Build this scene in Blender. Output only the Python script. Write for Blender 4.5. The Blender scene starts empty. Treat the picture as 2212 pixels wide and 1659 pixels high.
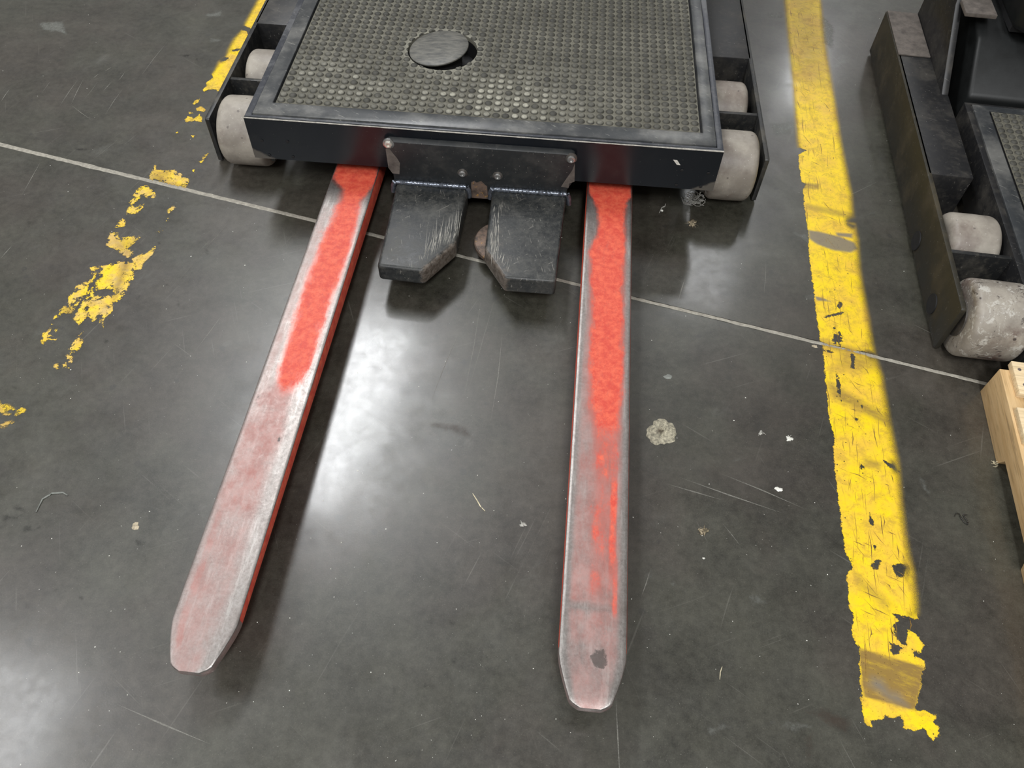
import bpy, bmesh, math, random
import numpy as np
from mathutils import Vector, Matrix
random.seed(7); RNG = np.random.default_rng(7)
SC = bpy.context.scene
COL = SC.collection

# ------------------------------------------------------------------ camera
PITCH, YAW, ROLL, FPX = 0.94317, 0.05304, 0.03822, 1700.0
CAM = Vector((0, 0, 1.5))
def cam_axes():
    cp, sp = math.cos(PITCH), math.sin(PITCH)
    fwd, right = Vector((0, cp, -sp)), Vector((1, 0, 0))
    up = right.cross(fwd)
    Z = Matrix.Rotation(YAW, 3, 'Z')
    fwd, right, up = Z @ fwd, Z @ right, Z @ up
    c, s = math.cos(ROLL), math.sin(ROLL)
    return c*right + s*up, -s*right + c*up, fwd
RX, UX, FX = cam_axes()
cd = bpy.data.cameras.new('camera'); co = bpy.data.objects.new('camera', cd); COL.objects.link(co)
cd.sensor_width = 36.0; cd.lens = FPX/2212*36.0; cd.clip_start = .01
co.matrix_world = Matrix((( RX.x, UX.x, -FX.x, CAM.x), (RX.y, UX.y, -FX.y, CAM.y), (RX.z, UX.z, -FX.z, CAM.z), (0, 0, 0, 1)))
SC.camera = co
def ray(px, py): return RX*((px-1106)/FPX) - UX*((py-829.5)/FPX) + FX
def at(px, py, z=0.0):
    """surveyed photo point -> position on the horizontal plane z"""
    d = ray(px, py); return CAM + d*((z-CAM.z)/d.z)
def aty(px, py, Y):
    d = ray(px, py); return CAM + d*((Y-CAM.y)/d.y)

# ------------------------------------------------------------------ light
SC.view_settings.view_transform = 'Standard'; SC.view_settings.look = 'None'
SC.view_settings.gamma = 1.0; SC.view_settings.use_curve_mapping = False
SC.view_settings.exposure = 0.0
W = bpy.data.worlds.new('warehouse_air'); SC.world = W; W.use_nodes = True
W.node_tree.nodes['Background'].inputs[0].default_value = (1.0, .975, .925, 1)
W.node_tree.nodes['Background'].inputs[1].default_value = .29
def lamp(name, loc, sx, sy, power, rz=0.0, col=(.97, .985, 1.0)):
    l = bpy.data.lights.new(name, 'AREA'); l.shape = 'RECTANGLE'; l.size = sx; l.size_y = sy
    l.energy = power; l.color = col
    o = bpy.data.objects.new(name, l); COL.objects.link(o); o.location = loc; o.rotation_euler = (0, 0, rz)
    return o
# high-bay fixtures under the warehouse roof (only their light and reflections are seen)
lamp('high_bay_lamp', (-2.02, 4.60, 5.5), .80, 2.4, 222, math.radians(-9))
lamp('high_bay_lamp', (-4.35, .70, 5.5), 1.1, 2.0, 108, math.radians(-9))
lamp('high_bay_lamp', (1.95, 7.5, 5.5), .80, 2.2, 52, math.radians(-9))
lamp('high_bay_lamp', (3.75, 11.4, 5.5), .45, 1.2, 45, math.radians(-9))
lamp('high_bay_lamp', (.6, -2.6, 5.5), .70, 2.0, 315, math.radians(-9))
lamp('high_bay_lamp', (-3.2, -4.0, 5.5), .70, 2.0, 205, math.radians(-9))

# ------------------------------------------------------------------ node helper
class M:
    def __init__(s, name):
        s.m = bpy.data.materials.new(name); s.m.use_nodes = True; s.t = s.m.node_tree
        s.t.nodes.clear(); s.out = s.t.nodes.new('ShaderNodeOutputMaterial')
        s.co = s.t.nodes.new('ShaderNodeTexCoord').outputs['Object']
    def lk(s, sock, v):
        if isinstance(v, bpy.types.NodeSocket): s.t.links.new(v, sock)
        elif v is not None:
            if hasattr(sock.default_value, '__len__') and not hasattr(v, '__len__'): v = (v,)*len(sock.default_value)
            if hasattr(sock.default_value, '__len__') and len(sock.default_value) == 4 and len(v) == 3: v = (*v, 1)
            sock.default_value = v
    def n(s, typ, props=None, **inp):
        nd = s.t.nodes.new('ShaderNode'+typ)
        for k, v in (props or {}).items(): setattr(nd, k, v)
        for k, v in inp.items(): s.lk(nd.inputs[int(k[1:]) if k[0] == '_' else k.replace('_', ' ')], v)
        return nd
    def math(s, op, a, b=0.0, c=None, clamp=False):
        nd = s.n('Math', {'operation': op, 'use_clamp': clamp}, _0=a, _1=b)
        if c is not None: s.lk(nd.inputs[2], c)
        return nd.outputs[0]
    def scl(s, v, loc=(0, 0, 0), rz=0.0, vec=None):
        vec = vec or s.co
        if rz: vec = s.n('Mapping', None, Vector=vec, Rotation=(0, 0, rz)).outputs[0]
        return s.n('Mapping', None, Vector=vec, Scale=v, Location=loc).outputs[0]
    def noise(s, scale, detail=4.0, rough=.55, vec=None, dist=0.0):
        return s.n('TexNoise', None, Vector=vec or s.co, Scale=scale, Detail=detail, Roughness=rough, Distortion=dist).outputs['Fac']
    def voro(s, scale, vec=None, feat='F1', out='Distance', rnd=1.0):
        return s.n('TexVoronoi', {'feature': feat}, Vector=vec or s.co, Scale=scale, Randomness=rnd).outputs[out]
    def step(s, v, a, b):
        return s.n('MapRange', {'interpolation_type': 'SMOOTHSTEP'}, Value=v, From_Min=a, From_Max=b).outputs[0]
    def lin(s, v, a, b, c=0.0, d=1.0):
        return s.n('MapRange', None, Value=v, From_Min=a, From_Max=b, To_Min=c, To_Max=d).outputs[0]
    def mix(s, f, a, b, mode='MIX'):
        nd = s.t.nodes.new('ShaderNodeMix'); nd.data_type = 'RGBA'; nd.blend_type = mode
        s.lk(nd.inputs[0], f); s.lk(nd.inputs[6], a); s.lk(nd.inputs[7], b); return nd.outputs[2]
    def attr(s, name): return s.n('Attribute', {'attribute_name': name}).outputs['Fac']
    def bump(s, h, strength=.3, dist=.001):
        return s.n('Bump', None, Height=h, Strength=strength, Distance=dist).outputs[0]
    def pbr(s, col, rough=.5, metal=0.0, normal=None, coat=None, coat_rough=.1, spec=.5, alpha=None):
        p = s.n('BsdfPrincipled', None, Base_Color=col, Roughness=rough, Metallic=metal)
        p.inputs['Specular IOR Level'].default_value = spec
        if normal is not None: s.lk(p.inputs['Normal'], normal)
        if coat is not None: s.lk(p.inputs['Coat Weight'], coat); s.lk(p.inputs['Coat Roughness'], coat_rough)
        if alpha is not None: s.lk(p.inputs['Alpha'], alpha)
        s.t.links.new(p.outputs[0], s.out.inputs[0]); return s.m

def dark_metal(name, base=(.018, .019, .021), dust=(.16, .145, .115), amount=.5, rough=.42, streak=True, spec=.5):
    k = M(name)
    d = k.math('MULTIPLY', k.step(k.noise(9, 5, .65), .45, .75), amount)
    d2 = k.math('MULTIPLY', k.step(k.noise(60, 3, .6), .5, .8), amount*.5)
    d = k.math('ADD', d, d2, clamp=True)
    sc = k.step(k.noise(1, 3, .6, k.scl((18, 260, 60), rz=.4)), .66, .72)
    sp = k.math('SUBTRACT', 1.0, k.step(k.voro(70), .035, .075))
    col = k.mix(d, base, dust)
    if streak: col = k.mix(k.math('MULTIPLY', sc, .22), col, (.28, .26, .23))
    col = k.mix(k.math('MULTIPLY', sp, .5), col, (.45, .43, .38))
    r = k.lin(d, 0, 1, rough, min(.9, rough+.3))
    return k.pbr(col, r, 0, k.bump(k.noise(140, 3), .12, .0008), spec=spec)

# ---- floor: polished dark concrete
def floor_mat():
    k = M('polished_concrete')
    big = k.noise(1.7, 5, .62); mid = k.noise(8, 7, .68, dist=.3); fine = k.noise(60, 5, .72); vf = k.noise(330, 3, .7)
    v = k.math('ADD', k.math('MULTIPLY', big, .40), k.math('MULTIPLY', mid, .50))
    v = k.math('ADD', v, k.math('MULTIPLY', fine, .40)); v = k.math('ADD', v, k.math('MULTIPLY', vf, .28))
    t = k.lin(v, .60, 1.0)
    hue = k.step(k.noise(2.3, 4, .6, k.scl((1, 1, 1), loc=(5, 2, 0))), .40, .62)
    col = k.mix(t, (.0110, .0106, .0070), (.074, .072, .055))
    col = k.mix(hue, col, k.mix(t, (.0155, .0128, .0096), (.075, .066, .053)))
    smear = k.math('MULTIPLY', k.step(k.noise(6.5, 7, .74, k.scl((1, .5, 1), rz=.6)), .58, .80), .45)
    col = k.mix(smear, col, (.135, .138, .122))
    dk = k.math('MULTIPLY', k.step(k.noise(5, 6, .7, k.scl((1, 1, 1), loc=(9, 4, 0))), .60, .74), .5)
    col = k.mix(dk, col, (.028, .026, .022))
    spot = k.math('SUBTRACT', 1.0, k.step(k.math('ADD', k.voro(11), k.math('MULTIPLY', k.noise(60, 4, .7), .16)), .14, .18))
    col = k.mix(k.math('MULTIPLY', spot, .50), col, (.024, .023, .021))
    for sc, w, a in ((42, .040, .55), (95, .06, .50), (210, .11, .40), (380, .17, .30)):
        d = k.n('TexVoronoi', None, Vector=k.co, Scale=sc)
        on = k.step(k.n('SeparateColor', None, Color=d.outputs['Color']).outputs[0], .62, .68)
        s1 = k.math('MULTIPLY', k.math('SUBTRACT', 1.0, k.step(d.outputs['Distance'], w*.5, w)), on)
        col = k.mix(k.math('MULTIPLY', s1, a), col, (.30, .285, .24))
    for rz, sy, th in ((.35, 3.2, .685), (-.42, 3.6, .70), (1.15, 3.0, .70), (-1.0, 3.3, .70)):
        s2 = k.step(k.noise(1, 2, .5, k.scl((150, sy, 1), rz=rz, loc=(rz*9, rz*4, 0))), th, th+.06)
        s2 = k.math('MULTIPLY', s2, k.step(k.noise(2.2, 3, .5, k.scl((1, 1, 1), loc=(rz*20, 3, 0))), .42, .62))
        col = k.mix(k.math('MULTIPLY', s2, .20), col, (.26, .25, .22))
    r = k.math('ADD', k.lin(k.noise(14, 5, .6), .3, .7, .28, .38), k.math('MULTIPLY', fine, .06))
    r2 = k.lin(k.noise(40, 5, .7), .3, .7, .09, .20)
    nb = k.bump(k.math('ADD', k.math('MULTIPLY', fine, .5), k.math('MULTIPLY', vf, 1.3)), .10, .0008)
    return k.pbr(col, r, 0, nb, coat=.45, coat_rough=r2, spec=.75)

def paint_mat():
    k = M('worn_yellow_paint')
    sd, soft, wear, scuff = (k.attr(a) for a in ('sd', 'soft', 'wear', 'scuff'))
    e = k.math('ADD', k.math('SUBTRACT', k.noise(60, 5, .7), .5), k.math('MULTIPLY', k.math('SUBTRACT', k.noise(260, 4, .7), .5), .6))
    crisp = k.step(k.math('ADD', sd, k.math('MULTIPLY', e, .016)), -.0006, .0010)
    sp = k.math('ADD', sd, k.math('MULTIPLY', k.math('SUBTRACT', k.noise(700, 2, .6), .5), .022))
    spray = k.step(sp, -.006, .022)
    al = k.math('ADD', k.math('MULTIPLY', crisp, k.math('SUBTRACT', 1.0, soft)), k.math('MULTIPLY', spray, soft))
    chip = k.attr('chip')
    cn = k.math('ADD', k.math('MULTIPLY', k.noise(42, 7, .74, dist=.4), .7), k.math('MULTIPLY', k.noise(150, 5, .75), .3))
    ck = k.step(k.math('ADD', cn, k.math('MULTIPLY', k.math('MINIMUM', sd, .02), 4.5)), .495, .525)
    al = k.math('MULTIPLY', al, k.math('SUBTRACT', 1.0, k.math('MULTIPLY', chip, k.math('SUBTRACT', 1.0, ck))))
    pit = k.math('SUBTRACT', 1.0, k.step(k.math('ADD', k.voro(46), k.math('MULTIPLY', k.noise(240, 3), .14)), .115, .155))
    pit2 = k.math('SUBTRACT', 1.0, k.step(k.voro(130), .07, .13))
    al = k.math('MULTIPLY', al, k.math('SUBTRACT', 1.0, k.math('MULTIPLY', pit, .92)))
    al = k.math('MULTIPLY', al, k.math('SUBTRACT', 1.0, k.math('MULTIPLY', pit2, .55)))
    col = k.mix(k.step(k.noise(11, 5, .65), .35, .7), (.90, .64, .006), (.80, .50, .05))
    dirt = k.math('MULTIPLY', k.step(k.noise(30, 8, .80, dist=.3), .44, .66), .72)
    st = k.step(k.noise(1, 4, .7, k.scl((210, 10, 1), rz=-.09)), .56, .70)
    st2 = k.step(k.noise(1, 4, .7, k.scl((150, 12, 1), rz=.85)), .60, .70)
    dirt = k.math('MAXIMUM', dirt, k.math('MULTIPLY', k.math('MAXIMUM', st, st2), .62))
    col = k.mix(k.math('MULTIPLY', chip, k.step(k.noise(18, 6, .7), .40, .66)), col, (.60, .42, .15))
    w = k.math('MULTIPLY', wear, k.lin(k.noise(1, 5, .7, k.scl((26, 90, 1), rz=.3)), .3, .7, .62, 1.25))
    col = k.mix(k.math('MULTIPLY', dirt, .85), col, (.40, .235, .04))
    col = k.mix(k.math('MINIMUM', w, .95), col, (.235, .145, .042))
    col = k.mix(k.math('MULTIPLY', scuff, .92), col, (.19, .165, .13))
    return k.pbr(col, k.lin(k.noise(30, 4), .3, .7, .30, .48), 0, k.bump(k.noise(300, 3), .15, .0006), alpha=al)

def fork_mat(name):
    k = M(name)
    red, pink, spot = k.attr('red'), k.attr('pink'), k.attr('spot')
    e = k.math('SUBTRACT', k.noise(1, 7, .70, k.scl((30, 13, 30))), .5)
    e2 = k.math('SUBTRACT', k.noise(230, 4, .7), .5)
    rm = k.step(k.math('ADD', red, k.math('ADD', k.math('MULTIPLY', e, 1.9), k.math('MULTIPLY', e2, .5))), .28, .80)
    pm = k.math('MULTIPLY', pink, k.lin(k.noise(1, 6, .75, k.scl((30, 16, 30), loc=(3, 1, 0))), .32, .68, .35, 1.1), clamp=True)
    g = k.lin(k.noise(170, 5, .75), .32, .68)
    steel = k.mix(g, (.22, .208, .196), (.35, .335, .317))
    steel = k.mix(k.math('MULTIPLY', k.step(k.noise(14, 6, .72), .48, .72), .45), steel, (.17, .155, .14))
    st = k.math('MULTIPLY', k.step(k.noise(1, 5, .75, k.scl((75, 9, 75))), .50, .68), .55)
    steel = k.mix(st, steel, (.50, .485, .46))
    col = k.mix(pm, steel, k.mix(k.step(k.noise(26, 5, .7), .35, .65), (.33, .150, .130), (.41, .245, .222)))
    redc = k.mix(k.step(k.noise(48, 6, .75), .36, .66), (.58, .058, .036), (.74, .130, .068))
    redc = k.mix(k.math('MULTIPLY', k.step(k.noise(1, 6, .75, k.scl((150, 60, 150))), .50, .74), .45), redc, (.40, .075, .058))
    col = k.mix(k.math('MULTIPLY', k.step(k.math('ADD', red, k.math('MULTIPLY', e, .5)), .02, .55), .72), col, (.50, .125, .095))
    col = k.mix(rm, col, redc)
    spot = k.math('MULTIPLY', k.step(k.math('ADD', spot, k.math('MULTIPLY', k.math('SUBTRACT', k.noise(75, 6, .8), .5), 2.2)), .42, .75), .8)
    col = k.mix(spot, col, (.05, .042, .037))
    met = k.math('MULTIPLY', k.math('SUBTRACT', 1.0, k.math('MAXIMUM', rm, spot)), k.math('SUBTRACT', .88, k.math('MULTIPLY', pm, .66)))
    r = k.math('ADD', k.math('ADD', k.lin(k.noise(120, 5, .75), .3, .7, .34, .48), k.math('MULTIPLY', pm, .10)), k.math('MULTIPLY', rm, .12))
    return k.pbr(col, r, met, k.bump(k.noise(330, 4, .75), .30, .0006))

def wheel_mat(name, grime):
    k = M(name)
    v = k.noise(14, 5, .6)
    col = k.mix(k.step(v, .35, .7), (.235, .208, .176), (.37, .335, .283))
    col = k.mix(k.math('MULTIPLY', k.step(k.noise(8, 5, .7, k.scl((1, 1, 1), loc=(4, 2, 1))), .50, .70), grime), col, (.115, .072, .06))
    col = k.mix(k.math('MULTIPLY', k.math('SUBTRACT', 1.0, k.step(k.math('ADD', k.voro(34), k.math('MULTIPLY', k.noise(110, 3), .2)), .19, .25)), min(1, grime+.15)), col, (.07, .055, .05))
    col = k.mix(k.math('MULTIPLY', k.math('SUBTRACT', 1.0, k.step(k.voro(95), .06, .13)), .6), col, (.62, .60, .55))
    if grime > .8:
        col = k.mix(k.math('MULTIPLY', k.step(k.noise(38, 7, .8, dist=.4), .53, .60), .75), col, (.55, .53, .48))
        col = k.mix(k.math('MULTIPLY', k.step(k.noise(30, 7, .8, k.scl((1, 1, 1), loc=(3, 7, 2)), .5), .56, .62), .85), col, (.060, .048, .042))
    return k.pbr(col, .48, 0, k.bump(k.noise(90, 4, .7), .22, .0012))

def mat_rubber():
    k = M('dusty_black_rubber')
    dome, worn = k.attr('dome'), k.attr('worn')
    d = k.lin(k.noise(10, 5, .65), .3, .7)
    base = k.mix(d, (.088, .083, .064), (.165, .157, .125))
    dm = k.mix(k.lin(k.noise(40, 4), .3, .7), (.040, .039, .034), (.080, .077, .064))
    col = k.mix(k.step(dome, .25, .75), base, dm)
    col = k.mix(k.math('MULTIPLY', worn, k.lin(k.noise(160, 4, .75), .3, .7, .45, 1.1)), col, (.40, .385, .315))
    col = k.mix(k.math('MULTIPLY', k.math('SUBTRACT', 1.0, k.step(k.voro(90), .03, .06)), .8), col, (.62, .6, .52))
    return k.pbr(col, .62, 0, k.bump(k.noise(220, 3), .15, .0006), spec=.35)
def rubber_border():
    k = M('rubbed_rubber_border')
    col = k.mix(k.step(k.noise(7, 5, .65), .38, .72), (.035, .038, .041), (.16, .158, .148))
    s = k.step(k.noise(1, 3, .6, k.scl((30, 190, 30), rz=.5)), .63, .72)
    col = k.mix(k.math('MULTIPLY', s, .45), col, (.40, .39, .35))
    return k.pbr(col, .36, 0, k.bump(k.noise(200, 3), .12, .0005))
def wood(name, a, b, rz=0.0):
    k = M(name)
    g = k.noise(1, 5, .65, k.scl((95, 4.5, 60), rz=rz), .4); g2 = k.noise(1, 4, .6, k.scl((300, 14, 200), rz=rz))
    col = k.mix(k.lin(g, .32, .68), a, b)
    col = k.mix(k.math('MULTIPLY', k.step(g2, .50, .68), .5), col, tuple(c*.55 for c in a))
    col = k.mix(k.math('MULTIPLY', k.step(k.noise(1, 5, .7, k.scl((30, 2.2, 30), loc=(2, 5, 1))), .58, .68), .5), col, (.16, .10, .055))
    return k.pbr(col, .65, 0, k.bump(g2, .25, .001))
def plain(name, col, rough=.5, metal=0.0, var=.35, scale=60, coat=None):
    k = M(name)
    c = k.mix(k.lin(k.noise(scale, 5, .65), .3, .7), tuple(x*(1-var) for x in col), tuple(min(1, x*(1+var)) for x in col))
    return k.pbr(c, rough, metal, k.bump(k.noise(scale*4, 3), .15, .0006), coat=coat)
def panel_mat():
    k = M('gloss_black_panel')
    dust = k.attr('dust')
    d = k.step(k.math('ADD', dust, k.math('MULTIPLY', k.math('SUBTRACT', k.noise(38, 5, .7), .5), .35)), .42, .58)
    col = k.mix(k.math('MULTIPLY', k.step(k.noise(12, 5), .5, .8), .3), (.006, .008, .011), (.04, .04, .038))
    col = k.mix(k.math('MULTIPLY', d, .85), col, (.115, .105, .09))
    sp = k.math('SUBTRACT', 1.0, k.step(k.voro(75), .03, .06))
    col = k.mix(k.math('MULTIPLY', sp, .35), col, (.35, .34, .3))
    return k.pbr(col, k.lin(d, 0, 1, .24, .6), 0, k.bump(k.noise(90, 2), .04, .0006), spec=.4)
def shoe_mat():
    k = M('scuffed_black_coating')
    d = k.step(k.math('ADD', k.math('MULTIPLY', k.noise(15, 7, .76), .6), k.math('MULTIPLY', k.noise(110, 5, .75), .4)), .40, .68)
    col = k.mix(d, (.015, .017, .018), (.072, .071, .064))
    s = k.step(k.noise(1, 3, .6, k.scl((220, 26, 60), rz=-.25)), .64, .70)
    s2 = k.step(k.noise(1, 3, .6, k.scl((240, 30, 60), rz=.9)), .66, .71)
    col = k.mix(k.math('MULTIPLY', k.math('MAXIMUM', s, s2), .4), col, (.33, .31, .27))
    rust = k.attr('rust')
    rm = k.step(k.math('ADD', rust, k.math('MULTIPLY', k.math('SUBTRACT', k.noise(1, 6, .75, k.scl((70, 70, 160))), .5), 1.9)), .40, 1.05)
    col = k.mix(k.math('MULTIPLY', rm, .75), col, k.mix(k.step(k.noise(90, 4, .7), .4, .65), (.21, .175, .145), (.10, .075, .055)))
    return k.pbr(col, k.lin(d, 0, 1, .38, .56), 0, k.bump(k.noise(120, 4, .7), .22, .001), spec=.45)
def rust_mat():
    k = M('rusty_steel')
    col = k.mix(k.step(k.noise(50, 5, .7), .38, .68), (.21, .145, .11), (.075, .06, .05))
    col = k.mix(k.step(k.noise(95, 4, .7), .60, .70), col, (.55, .30, .07))
    return k.pbr(col, .5, .35, k.bump(k.noise(160, 4), .3, .001))
def splat_mat():
    k = M('dried_glue')
    col = k.mix(k.lin(k.noise(150, 5, .75), .36, .64), (.13, .12, .088), (.50, .46, .34))
    col = k.mix(k.attr('pit'), col, (.10, .075, .05))
    return k.pbr(col, .6, 0, k.bump(k.noise(230, 4, .75), .8, .002))

def splat2_mat():
    k = M('speckled_debris'); return k.pbr(k.mix(k.step(k.noise(320, 4, .75), .42, .58), (.035, .026, .018), (.42, .35, .23)), .7, 0, k.bump(k.noise(300, 3), .6, .002))
MT = dict(
    floor=floor_mat(), paint=paint_mat(), fork=fork_mat('worn_red_fork'),
    steel=dark_metal('dusty_black_steel', (.015, .0155, .016), (.12, .108, .085), amount=.6), arm=dark_metal('arm_black_steel', (.013, .013, .014), (.135, .122, .100), .36, .46),
    olive=dark_metal('grimy_olive_plate', (.022, .0195, .013), (.066, .052, .028), .75, .55),
    bracket=dark_metal('matte_black_bracket', (.016, .018, .019), (.085, .080, .072), .40, .46),
    lip=dark_metal('frame_lip', (.030, .033, .042), (.20, .20, .20), .55, .34),
    panel=panel_mat(), rubber=mat_rubber(), border=rubber_border(), shoe=shoe_mat(), rust=rust_mat(),
    wheel=wheel_mat('worn_grey_polyurethane', .45), wheel_dirty=wheel_mat('chewed_grey_polyurethane', .95),
    hub=plain('wheel_hub', (.10, .09, .08), .5, .4), bolt=plain('zinc_bolt', (.42, .42, .41), .30, .85),
    weld=plain('weld_bead', (.20, .22, .26), .28, .8, .5, 120), bright=plain('bare_edge', (.72, .69, .62), .32, .7, .3, 120),
    hole=plain('recess_shade', (.012, .012, .013), .7), plastic=plain('black_plastic_cover', (.008, .009, .009), .5, 0, .4, 25),  # hole: near-black colour carries the shade inside openings
    dusty=plain('brown_dust', (.115, .098, .085), .75, 0, .4, 40), puck=None, joint=plain('joint_filler', (.30, .28, .235), .75, 0, .3, 90),
    wood_side=wood('pallet_stringer_wood', (.56, .36, .16), (.72, .51, .27)), wood_top=wood('pallet_board_wood', (.72, .54, .31), (.86, .70, .46), math.pi/2),
    nail=plain('nail_head', (.22, .18, .17), .5, .6), splat=splat_mat(),
    scratch=plain('pale_scratch', (.30, .285, .25), .6), scuffline=plain('brown_scuff_line', (.22, .125, .025), .5, 0, .5, 200), fscratch=plain('floor_scratch', (.155, .150, .130), .5, 0, .5, 300), chip=plain('white_chip', (.78, .76, .68), .6), tan=plain('tan_debris', (.40, .34, .24), .7, 0, .5, 200),
    speckled=splat2_mat(), lint=plain('grey_lint', (.42, .41, .37), .8), dark=plain('dark_shred', (.018, .016, .013), .35), mark=plain('dark_scuff', (.020, .018, .016), .45),
    pale=plain('pale_scuff', (.19, .20, .18), .6), straw=plain('straw_sliver', (.62, .55, .38), .6))
def puck_mat():
    k = M('scraped_rubber_button')
    s = k.lin(k.noise(1, 5, .7, k.scl((26, 90, 40), rz=.12), .3), .34, .68)
    s = k.math('ADD', k.math('MULTIPLY', s, .7), k.math('MULTIPLY', k.noise(1, 5, .75, k.scl((60, 190, 60), rz=.15)), .35))
    col = k.mix(s, (.030, .032, .034), (.19, .182, .155))
    return k.pbr(col, .5, 0, k.bump(s, .25, .001))
MT['puck'] = puck_mat()

# ------------------------------------------------------------------ object helpers
ORG = {}
def root_org(p):
    while p is not None and p.parent is not None: p = p.parent
    return ORG.get(p.name, Vector()) if p is not None else Vector()
def tag(o, label=None, cat=None, group=None, kind=None):
    for a, v in (('label', label), ('category', cat), ('group', group), ('kind', kind)):
        if v: o[a] = v
    return o
def thing(name, label, cat, loc=(0, 0, 0), rz=0.0, group=None, local=False):
    o = bpy.data.objects.new(name, None); COL.objects.link(o); o.empty_display_size = .05
    o.location = loc; o.rotation_euler = (0, 0, rz)
    ORG[o.name] = Vector() if local else Vector(loc)
    return tag(o, label, cat, group)
def obj(name, bm, mats, parent=None, smooth=True, bevel=0.0, seg=2, label=None, kind=None, angle=35):
    if bevel:
        bmesh.ops.remove_doubles(bm, verts=bm.verts, dist=1e-6)
        es = [e for e in bm.edges if e.is_manifold and e.calc_face_angle(0) > math.radians(30)]
        bmesh.ops.bevel(bm, geom=es, offset=bevel, segments=seg, profile=.5, affect='EDGES', clamp_overlap=True)
    bmesh.ops.recalc_face_normals(bm, faces=bm.faces)
    off = root_org(parent) if parent is not None else Vector()
    if parent is None:                      # origin at the base of a free thing
        xs = [v.co for v in bm.verts]
        off = Vector(((min(c.x for c in xs)+max(c.x for c in xs))/2, (min(c.y for c in xs)+max(c.y for c in xs))/2, min(c.z for c in xs)))
    if off.length: bmesh.ops.translate(bm, vec=-off, verts=bm.verts)
    me = bpy.data.meshes.new(name); bm.to_mesh(me); bm.free()
    for m in (mats if isinstance(mats, (list, tuple)) else [mats]): me.materials.append(m)
    if smooth:
        for p in me.polygons: p.use_smooth = True
        try: me.set_sharp_from_angle(angle=math.radians(angle))
        except Exception: pass
    o = bpy.data.objects.new(name, me); COL.objects.link(o)
    if parent is not None: o.parent = parent
    else: o.location = off
    return tag(o, label, None, None, kind)
def NB(): return bmesh.new()
def box(bm, x0, x1, y0, y1, z0, z1, mi=0):
    vs = [bm.verts.new((x, y, z)) for x in (x0, x1) for y in (y0, y1) for z in (z0, z1)]
    for f in ((0, 1, 3, 2), (4, 6, 7, 5), (0, 4, 5, 1), (2, 3, 7, 6), (0, 2, 6, 4), (1, 5, 7, 3)):
        bm.faces.new([vs[i] for i in f]).material_index = mi
    return bm
def prism(bm, pts, d0, d1, axis='z', mi=0):
    """polygon extruded along an axis; pts are the two other coordinates"""
    def p(a, b, d): return {'z': (a, b, d), 'y': (a, d, b), 'x': (d, a, b)}[axis]
    A = [bm.verts.new(p(a, b, d0)) for a, b in pts]; B = [bm.verts.new(p(a, b, d1)) for a, b in pts]
    n = len(pts); bm.faces.new(A).material_index = mi; bm.faces.new(B[::-1]).material_index = mi
    for i in range(n): bm.faces.new((A[i], B[i], B[(i+1) % n], A[(i+1) % n])).material_index = mi
    return bm
def lathe(bm, prof, c, axis='x', n=48, mi=0):
    """prof: (along, radius)"""
    rings = []
    for a, r in prof:
        ring = []
        for i in range(n):
            t = 2*math.pi*i/n; u, v = r*math.cos(t), r*math.sin(t)
            ring.append(bm.verts.new(Vector(c)+Vector({'x': (a, u, v), 'y': (u, a, v), 'z': (u, v, a)}[axis])))
        rings.append(ring)
    for A, B in zip(rings, rings[1:]):
        for i in range(n): bm.faces.new((A[i], A[(i+1) % n], B[(i+1) % n], B[i])).material_index = mi
    bm.faces.new(rings[0][::-1]).material_index = mi; bm.faces.new(rings[-1]).material_index = mi
    return bm
def tube(bm, pts, r, n=5):
    pts = [Vector(p) for p in pts]; rings = []
    for i, p in enumerate(pts):
        d = (pts[min(i+1, len(pts)-1)]-pts[max(i-1, 0)]).normalized()
        a = d.orthogonal().normalized(); b = d.cross(a); rr = r[i] if hasattr(r, '__len__') else r
        rings.append([bm.verts.new(p+a*rr*math.cos(2*math.pi*j/n)+b*rr*math.sin(2*math.pi*j/n)) for j in range(n)])
    for A, B in zip(rings, rings[1:]):
        for i in range(n): bm.faces.new((A[i], A[(i+1) % n], B[(i+1) % n], B[i]))
    bm.faces.new(rings[0][::-1]); bm.faces.new(rings[-1])
    return bm
def np_obj(name, verts, faces, mats, parent=None, attrs=None, smooth=True, kind=None, label=None):
    off = root_org(parent) if parent is not None else Vector((*verts[:, :2].mean(0), verts[:, 2].min()))
    v = verts-np.array(off)
    me = bpy.data.meshes.new(name); me.from_pydata(v.tolist(), [], faces if isinstance(faces, list) else faces.tolist()); me.validate()
    for a, d in (attrs or {}).items():
        at_ = me.attributes.new(a, 'FLOAT', 'POINT'); at_.data.foreach_set('value', np.asarray(d, np.float32))
    for m in (mats if isinstance(mats, (list, tuple)) else [mats]): me.materials.append(m)
    if smooth:
        for p in me.polygons: p.use_smooth = True
        try: me.set_sharp_from_angle(angle=math.radians(35))
        except Exception: pass
    o = bpy.data.objects.new(name, me); COL.objects.link(o)
    if parent is not None: o.parent = parent
    else: o.location = off
    return tag(o, label, None, None, kind)

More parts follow.
